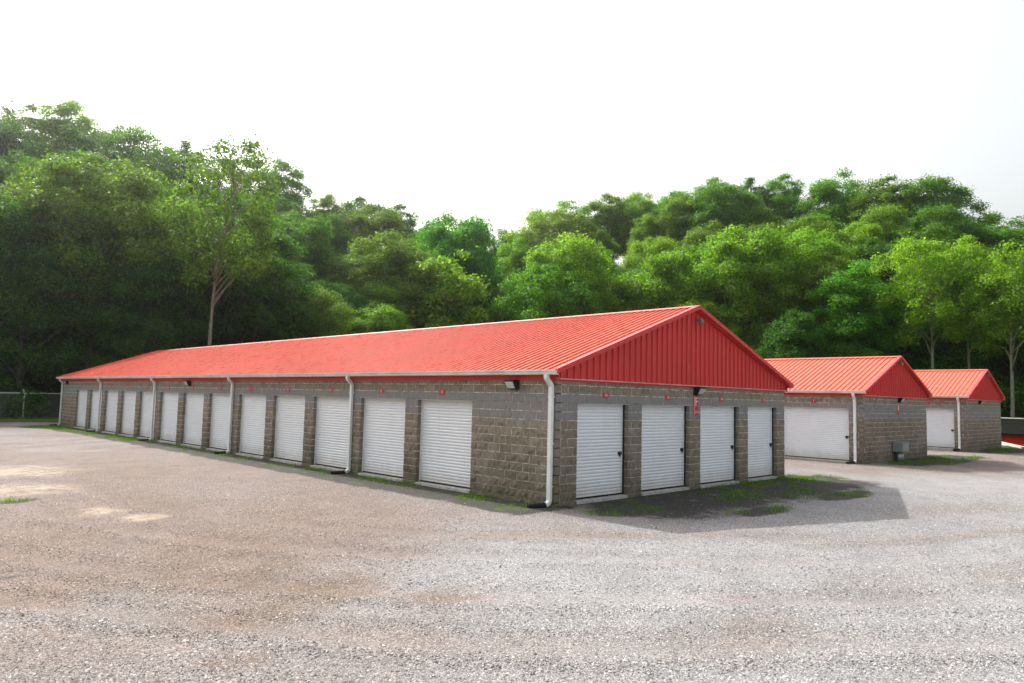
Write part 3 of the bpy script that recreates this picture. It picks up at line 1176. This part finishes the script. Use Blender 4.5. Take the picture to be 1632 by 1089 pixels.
for i, (p, q) in enumerate(MAIN_OPEN):
    if i == 0:
        lb = 'red number plate over the long side door nearest the corner downspout'
    elif i == 12:
        lb = 'red number plate over the farthest long side door, by the chain-link fence end'
    else:
        lb = 'red number plate over the ' + ORD[i] + ' long side door counted from the near corner'
    number_plate('L', (-0.005, (p + q) / 2 + 0.08, 2.43), str(13 - i), lb)
for i, (p, q) in enumerate(MAIN_GABLE):
    lb = ['red number plate over the gable end door nearest the corner downspout',
          'red number plate over the second gable end door, left of the F sign',
          'red number plate over the third gable end door, just right of the F sign',
          'red number plate over the narrow last gable end door beside the middle building'][i]
    number_plate('G', ((p + q) / 2 + 0.05, -0.005, 2.435), str(14 + i), lb)
number_plate('L', (B2[0] - 0.005, 2.61, 2.50), '7', 'red number plate over the wide white door of the middle building')
number_plate('L', (B3[0] - 0.005, 2.33, 2.58), '5', 'red number plate over the white door of the farthest building')


def building_sign(pos, letter, small, label):
    t = thing('building_sign', pos, label, 'sign', 'tall red building signs')
    P = MB().box(-0.125, 0.125, -0.014, 0.0, -0.27, 0.27).build('sign_panel', 'sign_red', t)
    MB().box(-0.125, -0.075, -0.017, -0.0145, -0.268, 0.268).build('edge_stripe', 'sign_salmon', P)
    if letter:
        add('letter', text_mesh(letter, 0.36, 'sign_white'), P, (0.02, -0.018, 0.09), (math.pi / 2, 0, 0))
        add('number_range', text_mesh(small, 0.105, 'sign_white'), P, (0.02, -0.018, -0.19), (math.pi / 2, 0, 0))
    else:
        MB().box(-0.02, 0.06, -0.018, -0.0145, -0.06, 0.20).build('white_mark', 'sign_white', P)


building_sign((5.84, -0.006, 2.235), 'F', '1-17', 'tall red sign with white letter F on the gable below the wall light')
building_sign((24.15, B2[1] - 0.006, 2.25), None, None, 'thin red and white sign on the blank gable of the middle building')


def wall_light(face, pos, label, tilt=1):
    rz = -math.pi / 2 if face == 'L' else 0.0
    t = thing('wall_light', pos, label, 'light', 'black wall lights under the eaves', rz)
    t.scale = (0.86, 0.86, 0.86)
    h = MB()
    h.quadbox([(-0.17, -0.13, -0.13), (0.17, -0.13, -0.13), (0.17, 0, -0.13), (-0.17, 0, -0.13),
               (-0.17, -0.24, 0.11), (0.17, -0.24, 0.11), (0.17, 0, 0.11), (-0.17, 0, 0.11)])
    h.build('housing', 'black_metal', t)
    l = MB()
    l.quadbox([(-0.14, -0.155, -0.10), (0.14, -0.155, -0.10), (0.14, -0.12, -0.10), (-0.14, -0.12, -0.10),
               (-0.14, -0.265, 0.075), (0.14, -0.265, 0.075), (0.14, -0.22, 0.075), (-0.14, -0.22, 0.075)])
    l.build('lens', 'lens', t)
    MB().box(-0.18, 0.18, -0.275, 0.0, 0.11, 0.125).build('hood', 'black_metal', t)


wall_light('L', (-0.005, 1.32, 2.635), 'black wall light with pale lens near the corner on the long side')
wall_light('L', (-0.005, 21.3, 2.635), 'black wall light half way along the long side under the gutter')
wall_light('L', (-0.005, 40.9, 2.635), 'tiny black wall light at the far left end under the gutter')
wall_light('G', (5.88, -0.005, 2.635), 'black wall light above the F sign on the near gable')
wall_light('G', (24.30, B2[1] - 0.005, 2.66), 'black wall light on the blank gable of the middle building')
wall_light('G', (37.55, B3[1] - 0.005, 2.72), 'black wall light on the blank gable of the farthest building')


def peak_lamp(pos, label):
    t = thing('peak_lamp', pos, label, 'lamp', 'small lamps under the gable peaks')
    t.scale = (0.75, 0.75, 0.75)
    MB().tube([(0, 0.0, 0), (0, -0.10, 0)], 0.06, 10).build('base', 'tan_metal', t)
    MB().tube([(0, -0.08, 0.0), (0, -0.17, 0.05), (0, -0.20, 0.0)], 0.022, 8).build('arm', 'tan_metal', t)

    MB().tube([(0, -0.19, 0.08), (0, -0.20, -0.03), (0, -0.21, -0.15)], [0.035, 0.080, 0.105], 12).build('shade', 'tan_metal', t)


peak_lamp((MAIN_W / 2 + 0.08, -0.07, 4.62), 'small tan lamp under the peak of the near red gable')
peak_lamp((B2[0] + 4.24, B2[1] - 0.07, 4.36), 'small lamp under the peak of the middle building gable')
peak_lamp((B3[0] + 3.965, B3[1] - 0.07, 4.40), 'small lamp under the peak of the farthest building gable')

mb = thing('meter_box', (23.75, B2[1], -0.08), 'grey electric meter box with conduits standing against the middle building gable', 'meter box')
MB().box(-0.42, 0.50, -0.42, -0.02, 0.40, 0.80).build('cabinet', 'grey_metal', mb)
MB().box(-0.44, 0.52, -0.44, 0.0, 0.80, 0.825).build('lid', 'grey_metal', mb)
MB().box(-0.36, 0.44, -0.432, -0.421, 0.44, 0.76).build('door', 'galvanised', mb)
for xx in (-0.22, 0.02, 0.30):
    MB().tube([(xx, -0.2, -0.1), (xx, -0.2, 0.40)], 0.085 if xx < 0.2 else 0.06, 12).build('conduit', 'galvanised', mb, smooth=True)

# ------------------------------------------------------------------ kerb and shed at the far right
kerb = MB()
a, b = Vector((55.0, 3.9, 0)), Vector((39.6, -2.0, 0))
d = (b - a).normalized()
nrm = Vector((-d.y, d.x, 0))
nseg = 7
K = thing('kerb', (0, 0, 0), 'pale concrete kerb along the edge of the lot before the red shed', 'kerb')
for i in range(nseg):
    p0, p1 = a + (b - a) * (i / nseg), a + (b - a) * ((i + 1) / nseg) - d * 0.02
    c8 = [p0 - nrm * 0.13, p1 - nrm * 0.13, p1 + nrm * 0.13, p0 + nrm * 0.13]
    bb = MB()
    bb.quadbox([c + Vector((0, 0, -0.35)) for c in c8] + [c + Vector((0, 0, 0.05)) for c in c8])
    bb.build('kerb_stone', 'concrete', K)

S = thing('red_shed', (66.0, 6.0, -1.95), 'low dark red shed with charcoal roof beyond the farthest building', 'shed', None, math.radians(-12))
sh = MB()
sh.box(-4, 4, -12, 12, -0.6, 2.2)
sh.build('wall', 'shed_red', S)
rf = MB()
rf.quadbox([(-4.4, -12.4, 2.15), (0, -12.4, 3.4), (0, 12.4, 3.4), (-4.4, 12.4, 2.15), (-4.4, -12.4, 2.30), (0, -12.4, 3.55), (0, 12.4, 3.55), (-4.4, 12.4, 2.30)])
rf.quadbox([(0.001, -12.4, 3.4), (4.4, -12.4, 2.15), (4.4, 12.4, 2.15), (0.001, 12.4, 3.4), (0.001, -12.4, 3.55), (4.4, -12.4, 2.30), (4.4, 12.4, 2.30), (0.001, 12.4, 3.55)])
RF = rf.build('roof', 'shed_roof', S)
MB().prism([(-0.15, 0, 3.52), (0.15, 0, 3.52), (0, 0, 3.60)], (0, -12.42, 0), (0, 12.42, 0)).build('ridge_cap', 'galvanised', RF)


# ------------------------------------------------------------------ chain-link fence at the far left
def chain_fence():
    p0, p1 = Vector((-9.2, 48.2, 0)), Vector((9.5, 62.2, 0))
    d = (p1 - p0)
    Lf = d.length
    F = thing('chain_link_fence', (p0.x, p0.y, -0.1), 'galvanised chain-link fence behind the far left end of the lot', 'fence', None, math.atan2(d.y, d.x))
    H = 1.92
    # a post stands where the photograph shows one
    post_at = [(Vector((0.55, 55.5, 0)) - p0).dot(d.normalized()) + k * 7.2 for k in range(-2, 3)]
    for s in post_at:
        if -0.1 < s < Lf:
            m = MB()
            m.tube([(s, 0, -0.3), (s, 0, H + 0.03), (s - 0.04, 0, H + 0.12), (s - 0.16, 0, H + 0.30)], [0.05, 0.05, 0.04, 0.03], 8)
            m.build('post', 'fence_grey', F, True)
    MB().tube([(0, 0, H), (Lf, 0, H)], 0.042, 8).build('top_rail', 'fence_grey', F, True)
    w = MB()
    st = 0.16
    k = -H
    while k < Lf:
        for sg in (0, 1):
            a0, a1 = max(k, 0), min(k + H, Lf)
            if a1 > a0 + 0.05:
                z0, z1 = a0 - k, a1 - k
                if sg:
                    z0, z1 = H - z0, H - z1
                y = 0.004 if sg else -0.004
                r = 0.0016
                w.quadbox([(a0, y - r, z0 - r), (a1, y - r, z1 - r), (a1, y + r, z1 - r), (a0, y + r, z0 - r), (a0, y - r, z0 + r), (a1, y - r, z1 + r), (a1, y + r, z1 + r), (a0, y + r, z0 + r)])
        k += st
    tag(w.build('wire_mesh', 'fence_grey', F), kind='stuff')


chain_fence()


# ------------------------------------------------------------------ trees
def leaf_quads(P, N, size, r):
    n = len(P)
    N = N / (np.linalg.norm(N, axis=1, keepdims=True) + 1e-9)
    T = r.normal(size=(n, 3))
    T -= N * (T * N).sum(1, keepdims=True)
    T /= np.linalg.norm(T, axis=1, keepdims=True) + 1e-9
    Bv = np.cross(N, T)
    s = size[:, None]
    asp = (0.45 + 0.35 * r.random((n, 1)))
    droop = N * s * (r.random((n, 1)) * 0.5)
    v = np.stack([P - T * s - droop, P + Bv * s * asp, P + T * s - droop, P - Bv * s * asp], 1)
    return v.reshape(-1, 3)


def crown_leaves(r, H, rad, zlow, clumps, per, leaf, rag, csize):
    """leaf quads of a crown: many clumps inside an egg-shaped envelope"""
    zc = zlow + (H - zlow) * 0.48
    hz = (H - zlow) * 0.52
    Pn, Nn, Sn = [], [], []
    cents = []
    lob = r.normal(size=(6, 3))
    lob /= np.linalg.norm(lob, axis=1, keepdims=True)
    amp = 0.6 + 0.4 * r.random(6)
    for i in range(clumps):
        ph = i * 2.39996 + r.random() * 0.6
        cz = 1 - 2 * (i + 0.5) / clumps
        cz = max(-0.85, min(0.97, cz + r.normal() * 0.08))
        rr = math.sqrt(max(0.02, 1 - cz * cz))
        f = 0.62 + 0.38 * r.random() ** 0.7
        if r.random() < 0.22:
            f *= 0.55
        f *= 1 + rag * (r.random() - 0.45)
        dv = np.array([rr * math.cos(ph), rr * math.sin(ph), cz])
        f *= 0.74 + 0.42 * float(np.max(np.clip(lob @ dv, 0, 1) ** 2 * amp))
        if cz > 0.6:
            f = min(f, 0.92)
        taper = 1.0 if cz < 0.2 else 1.0 - 0.25 * (cz - 0.2)
        c = np.array([rr * math.cos(ph) * rad * f * taper, rr * math.sin(ph) * rad * f * taper, zc + cz * hz * f])
        cents.append(c)
        rc = csize * (0.65 + 0.7 * r.random()) * (1.0 if cz < 0.75 else 0.8)
        m = int(per * (0.6 + 0.8 * r.random()) * (rc / csize) ** 1.6)
        D = r.normal(size=(m, 3))
        D /= np.linalg.norm(D, axis=1, keepdims=True)
        out = c - np.array([0, 0, zc - 0.35 * hz])
        out = out / (np.linalg.norm(out) + 1e-6)
        flip = (D @ out) < -0.25
        D[flip & (r.random(m) < 0.8)] *= -1
        sub = 1 + 0.22 * np.sin(D[:, 0] * 6 + i) * np.sin(D[:, 1] * 7 + 2 * i) + 0.15 * np.sin(D[:, 2] * 9 + i)
        q = c + D * (rc * sub * (0.30 + 0.88 * r.random(m) ** 0.75))[:, None] * np.array([1.0, 1.0, 0.72])
        stray = r.random(m) < 0.05
        q[stray] += D[stray] * (0.25 + 0.45 * r.random((int(stray.sum()), 1)))
        Pn.append(q)
        Nn.append(D * 0.7 + np.array([0, 0, 0.45]) + r.normal(size=(m, 3)) * 0.55)
        Sn.append(leaf * (0.5 + 1.0 * r.random(m)))
    return np.concatenate(Pn), np.concatenate(Nn), np.concatenate(Sn), cents


def make_trunk(r, H, zlow, cents, lean, rt, limbs, fork=False):
    m = MB()
    top = H * 0.80
    def axis(z):
        t = z / H
        return Vector((lean * H * t * t + 0.15 * math.sin(t * 7 + 1), 0.4 * lean * H * t * t + 0.12 * math.sin(t * 5), z))
    zs = [-1.0, 0.0, 0.6] + [H * k / 10 for k in range(1, 9)]
    m.tube([axis(z) if z >= 0 else Vector((0, 0, z)) for z in zs], [rt * 1.5, rt * 1.35, rt * 1.1] + [rt * (1.02 - 0.105 * k) for k in range(1, 9)], 8)
    order = list(range(len(cents)))
    random.Random(int(r.integers(1e6))).shuffle(order)
    for k in order[:limbs]:
        c = Vector(cents[k])
        z0 = max(zlow * 0.75, min(top, c.z - (math.hypot(c.x, c.y) * (0.6 + 0.5 * r.random()))))
        s = axis(z0)
        mid = s.lerp(c, 0.5) + Vector((0, 0, 0.25 + 0.5 * r.random())) + Vector((r.normal() * 0.3, r.normal() * 0.3, 0))
        w = rt * (0.55 - 0.35 * z0 / H)
        m.tube([s, s.lerp(mid, 0.55) + Vector((0, 0, 0.08)), mid, c], [w, w * 0.8, w * 0.6, w * 0.22], 6)
    return m


PROTO = {}


def tree_proto(key, seed, H, rad, zlow, clumps, per, leaf, rag=0.3, csize=1.7, lean=0.0, rt=0.26, limbs=12):
    r = np.random.default_rng(seed)
    P, N, S_, cents = crown_leaves(r, H, rad, zlow, clumps, per, leaf, rag, csize)
    if lean:
        t = np.clip(P[:, 2] / H, 0, 1.2)
        P[:, 0] += lean * H * t * t
        P[:, 1] += 0.4 * lean * H * t * t
        cents = [c + np.array([lean * H * (c[2] / H) ** 2, 0.4 * lean * H * (c[2] / H) ** 2, 0]) for c in cents]
    v = leaf_quads(P, N, S_, r)
    crown = numpy_mesh('crown', v, np.arange(len(v)).reshape(-1, 4), 'leaf', 4)
    trunk = make_trunk(r, H, zlow, cents, lean, rt, limbs).mesh('trunk', 'bark', True)
    PROTO[key] = (crown, trunk, float(np.percentile(P[:, 2], 99.3)), rad)


tree_proto('broad', 11, 18.0, 6.0, 6.0, 150, 560, 0.108, 0.26, 1.35, rt=0.26)
tree_proto('oval', 12, 18.0, 4.3, 3.5, 130, 480, 0.105, 0.24, 1.10, rt=0.22)
tree_proto('dense', 13, 18.0, 5.0, 2.0, 165, 500, 0.108, 0.26, 1.20, rt=0.22)
tree_proto('tall', 14, 20.0, 4.0, 8.0, 100, 460, 0.105, 0.26, 1.15, lean=0.03, rt=0.22)
tree_proto('airy', 15, 20.0, 4.6, 8.0, 90, 290, 0.108, 0.40, 1.10, lean=0.05, rt=0.20, limbs=45)
tree_proto('domed', 16, 16.0, 5.6, 3.0, 160, 540, 0.112, 0.22, 1.30, rt=0.22)
tree_proto('sapling', 17, 10.0, 2.2, 1.6, 60, 260, 0.10, 0.45, 0.70, rt=0.08)
tree_proto('leaning', 18, 20.0, 4.3, 8.5, 72, 230, 0.105, 0.45, 1.10, lean=0.10, rt=0.19, limbs=45)
tree_proto('spire', 19, 19.0, 3.6, 2.5, 115, 460, 0.105, 0.32, 1.10, rt=0.20)

TREE_GROUP = 'broadleaf trees of the wood behind the buildings'
PLACED = []


def plant(key, name, x, y, top, label, tint, wscale=1.0, bark=(1, 1, 1, 1)):
    crown, trunk, H, rad = PROTO[key]
    z = terrain(x, y)
    k = (top - z) / H
    t = thing(name, (x, y, z - 0.05), label, 'tree', TREE_GROUP, random.uniform(0, 6.283) if key not in ('leaning',) else -0.6)
    kx = k * wscale
    t.scale = (kx, kx, k)
    c = add('crown', crown, t)
    c.color = tint
    b = add('trunk', trunk, t)
    b.color = bark
    PLACED.append((x, y))


def spot(u, D):
    d = pix_dir(u, 620)
    h = math.hypot(d.x, d.y)
    return CAM_POS.x + d.x / h * D, CAM_POS.y + d.y / h * D


def top_z(u, v, D):
    d = pix_dir(u, v)
    return CAM_POS.z + d.z / math.hypot(d.x, d.y) * D


BRIGHT = (1.75, 1.45, 1.1, 1)
LIME = (2.2, 1.7, 1.2, 1)
MIDG = (1.0, 1.0, 1.0, 1)
DEEP = (0.62, 0.78, 0.85, 1)
OLIVE = (1.5, 1.1, 1.1, 1)
PALE_BARK = (1.7, 1.85, 1.6, 1)

HEROES = [  # kind, name, column, top row, distance, label, tint, width, bark
    ('broad', 'broad_tree', 140, 262, 76, 'broad spreading green tree with forked trunk behind the far left roof end', OLIVE, 1.02, (1.2, 1.1, 1, 1)),
    ('leaning', 'leaning_tree', 335, 214, 67, 'tall leaning tree with bare pale trunk rising behind the far left roof', (1.3, 1.05, 1.15, 1), 0.86, PALE_BARK),
    ('dense', 'dark_tree', 30, 330, 72, 'dark leafy tree at the left frame edge above the chain-link fence', DEEP, 1.0, MIDG),
    ('oval', 'dark_tree', 235, 400, 71, 'short dark tree between the broad tree and the leaning tree', DEEP, 1.0, MIDG),
    ('oval', 'rounded_tree', 610, 372, 96, 'rounded grey-green tree with bare forked branches above the long roof', OLIVE, 1.15, PALE_BARK),
    ('sapling', 'slender_tree', 712, 412, 92, 'slender bright yellow-green sapling above the middle of the long roof', LIME, 1.1, MIDG),
    ('dense', 'emerald_tree', 725, 352, 106, 'emerald green tree at the lowest dip of the skyline', (0.95, 1.35, 1.1, 1), 1.0, MIDG),
    ('domed', 'rounded_tree', 872, 432, 93, 'low rounded bright green tree just above the long roof left of the near gable', (1.3, 1.4, 0.8, 1), 0.95, MIDG),
    ('dense', 'bright_tree', 910, 384, 98, 'bright yellow-green tree left of the near gable peak', LIME, 0.95, MIDG),
    ('domed', 'bright_tree', 1075, 408, 97, 'bright green domed tree directly above the near gable peak', BRIGHT, 0.9, MIDG),
    ('dense', 'bright_tree', 1195, 372, 97, 'big bright green tree above the right slope of the near gable', BRIGHT, 1.05, MIDG),
    ('spire', 'pointed_tree', 1365, 420, 90, 'pointed rich green tree above the roof of the middle building', (1.1, 1.35, 0.8, 1), 1.25, MIDG),
    ('airy', 'pale_tree', 1490, 380, 88, 'pale yellow-green tree with slim bare trunk above the farthest building', LIME, 0.95, PALE_BARK),
    ('tall', 'pale_tree', 1545, 382, 91, 'pale yellow-green crown just right of the slim bare trunk tree', LIME, 0.85, PALE_BARK),
    ('airy', 'pale_tree', 1610, 392, 86, 'pale loose leaved tree with twin trunks at the right frame edge', (2.0, 1.55, 1.2, 1), 1.0, PALE_BARK),
    ('domed', 'rounded_tree', 1270, 500, 86, 'small dark rounded tree in the dip between near gable and middle roof', DEEP, 0.8, MIDG),
]
for key, name, u, v, D, lb, tint, ws, bark in HEROES:
    x, y = spot(u, D)
    if key == 'leaning':
        x, y = spot(u - 10, D)
    plant(key, name, x, y, top_z(u, v, D), lb, tint, ws, bark)

ROWS = [(2.0, 'front row', 0.50, 7.0), (8.5, 'second row', 0.62, 7.0), (16.0, 'third row', 0.73, 7.2), (24.0, 'fourth row', 0.82, 7.4),
        (33.0, 'fifth row', 0.92, 7.6), (42.0, 'skyline row', 1.0, 6.6)]
KINDS = [('broad', 'spreading'), ('oval', 'oval'), ('dense', 'dense'), ('domed', 'domed'), ('tall', 'tall'), ('dense', 'bushy'), ('broad', 'wide'), ('spire', 'narrow')]
SHADES = [(BRIGHT, 'bright green'), (MIDG, 'green'), (DEEP, 'dark green'), (OLIVE, 'olive green'), ((1.2, 1.25, 0.9, 1), 'fresh green'), ((0.85, 0.9, 0.8, 1), 'deep green')]
rr = random.Random(21)
for s, rowname, frac, spacing in ROWS:
    th = theta_of_u(-150)
    end = theta_of_u(1790)
    n_row = 0
    while th < end:
        D = tree_edge(th) + s + rr.uniform(-2.2, 2.2)
        x, y = OX + D * math.sin(th), OY + D * math.cos(th)
        left = th < theta_of_u(470)
        tn = sky_tan(th)
        if rowname == 'skyline row':
            t_ = tn * rr.uniform(0.955, 1.025)
        elif left:
            t_ = tn * (frac * 0.55 + 0.42) * rr.uniform(0.88, 1.0)
        else:
            t_ = tn * frac * rr.uniform(0.86, 1.06)
        z = terrain(x, y)
        top = 2.3 + t_ * D
        h = min(max(top - z, 8.5), 28.0)
        near = min([(x - a) ** 2 + (y - b) ** 2 for a, b in PLACED] + [1e9])
        if near > (4.2 ** 2 if s < 12 else 3.2 ** 2) and not (54 < x < 71 and y < 20):
            kk, kname = rr.choice(KINDS if rowname != 'skyline row' else KINDS + [('tall', 'tall'), ('airy', 'thin')])
            tint, tname = rr.choice(SHADES)
            if left and s < 10:
                tint, tname = rr.choice(SHADES[1:4] + SHADES[5:])
            if th > theta_of_u(820) and rr.random() < 0.5:  # brighter leaf tints towards the right also stand in for sunlit foliage
                tint, tname = rr.choice([SHADES[0], SHADES[4], (LIME, 'yellow-green')])
            j = rr.uniform(0.85, 1.15)
            tint = (tint[0] * j, tint[1] * rr.uniform(0.92, 1.08) * j, tint[2] * j, 1)
            ws = 1.0 if h > 13 else 1.25
            plant(kk, kname + '_tree', x, y, z + h,
                  f'{tname} {kname} tree, {ORD[n_row]} from the left in the {rowname} of the wood', tint, ws * rr.uniform(0.9, 1.12))
            n_row += 1
        th += spacing * rr.uniform(0.8, 1.2) / D


CLEAR = [(*spot(325, 67), 67), (*spot(1490, 88), 88), (*spot(1610, 86), 86), (*spot(140, 76), 76)]


def undergrowth():
    r = np.random.default_rng(99)
    Pn, Nn, Sn = [], [], []
    th = theta_of_u(-150)
    while th < theta_of_u(1790):
        for _ in range(5):
            D = tree_edge(th) + r.uniform(-3.0, 16.0)
            x, y = OX + D * math.sin(th), OY + D * math.cos(th)
            if 54 < x < 70.5 and y < 20:
                continue
            if any(math.hypot(x - hx, y - hy) < 5.5 and D < hd + 1.5 for hx, hy, hd in CLEAR):
                continue
            z = terrain(x, y)
            w = r.uniform(1.2, 3.0)
            h = r.uniform(0.9, 2.0) * w
            m = int(330 * w)
            Dv = r.normal(size=(m, 3))
            Dv /= np.linalg.norm(Dv, axis=1, keepdims=True)
            Dv[:, 2] = np.abs(Dv[:, 2])
            lob = 1 + 0.3 * np.sin(Dv[:, 0] * 5 + x) * np.sin(Dv[:, 1] * 5 + y)
            q = Dv * (lob * (0.7 + 0.35 * r.random(m)))[:, None] * np.array([w, w, h]) + np.array([x, y, z])
            Pn.append(q)
            Nn.append(Dv + r.normal(size=(m, 3)) * 0.6 + np.array([0, 0, 0.3]))
            Sn.append(0.15 * (0.6 + 0.8 * r.random(m)))
        th += 1.7 / 85.0
    P, N, S_ = np.concatenate(Pn), np.concatenate(Nn), np.concatenate(Sn)
    v = leaf_quads(P, N, S_, r)
    me = numpy_mesh('undergrowth', v, np.arange(len(v)).reshape(-1, 4), 'leaf', 4)
    o = tag(add('undergrowth', me), 'dark green shrubs and brambles massed along the foot of the wood', 'undergrowth', kind='stuff')
    o.color = (0.62, 0.8, 0.7, 1)


undergrowth()


# ------------------------------------------------------------------ grass on the lot
def grass_tufts():
    r = np.random.default_rng(5)
    X, Y = [], []
    for cx, cy, rx, ry, st in GRASS:
        n = int(2600 * st * min(rx * ry, 14) * (1.0 if cx < 14 else 0.45))
        n = min(n, 16000)
        a = r.random(n) * 6.283
        q = np.sqrt(r.random(n)) * 0.95
        X.append(cx + rx * q * np.cos(a))
        Y.append(cy + ry * q * np.sin(a))
    x, y = np.concatenate(X), np.concatenate(Y)
    g, tn, b = zone_masks(x, y)
    clump = vnoise(x, y, 31, 0.55) * 0.6 + vnoise(x, y, 32, 0.18) * 0.4
    keep = (g * 1.1 * r.random(len(x)) > 0.18) & (clump > 0.56)
    def inside(bx, by, w, l):
        return (x > bx - 0.02) & (x < bx + w) & (y > by - 0.02) & (y < by + l)
    keep &= ~inside(0, 0, MAIN_W, MAIN_L) & ~inside(B2[0], B2[1], 8.5, 42) & ~inside(B3[0], B3[1], 8, 42)
    x, y, cl = x[keep], y[keep], clump[keep]
    n = len(x)
    h = (0.035 + 0.07 * r.random(n)) * (0.6 + 1.2 * (cl - 0.5) * 2)
    w = 0.004 + 0.004 * r.random(n) + 0.003 * (x > 14)
    a = r.random(n) * 6.283
    lx, ly = r.normal(size=n) * 0.4 * h, r.normal(size=n) * 0.4 * h
    z = np.full(n, LOT_Z - 0.006)
    V = np.stack([np.stack([x - w * np.cos(a), y - w * np.sin(a), z], -1),
                  np.stack([x + w * np.cos(a), y + w * np.sin(a), z], -1),
                  np.stack([x + lx, y + ly, z + h], -1)], 1)
    me = numpy_mesh('grass_tufts', V.reshape(-1, 3), np.arange(3 * n).reshape(-1, 3), 'grass_blade', 3)
    o = tag(add('grass_tufts', me), 'short green weeds and grass along the building walls', 'grass', kind='stuff')
    o.color = (1.5, 1.55, 1.0, 1)


grass_tufts()


# ------------------------------------------------------------------ added air volume that imitates sun glare
def build_glare_volume():
    bpy.context.view_layer.update()
    t = NT('glare_volume')
    v = t.n('VolumePrincipled')
    v.inputs['Color'].default_value = (0.97, 0.98, 1.0, 1)
    v.inputs['Density'].default_value = GLARE_DENSITY
    v.inputs['Anisotropy'].default_value = 0.88
    t.link(v.outputs[0], t.out.inputs['Volume'])
    M['glare_volume'] = t.mat
    tag(MB().box(-1000, 1000, -1000, 1000, -4.0, 90.0).build('glare_volume', 'glare_volume'), 'added thin bright air volume imitating sun glare over the lot and the wood', 'glare_volume', kind='stuff')


GLARE_DENSITY = 0.00026
build_glare_volume()
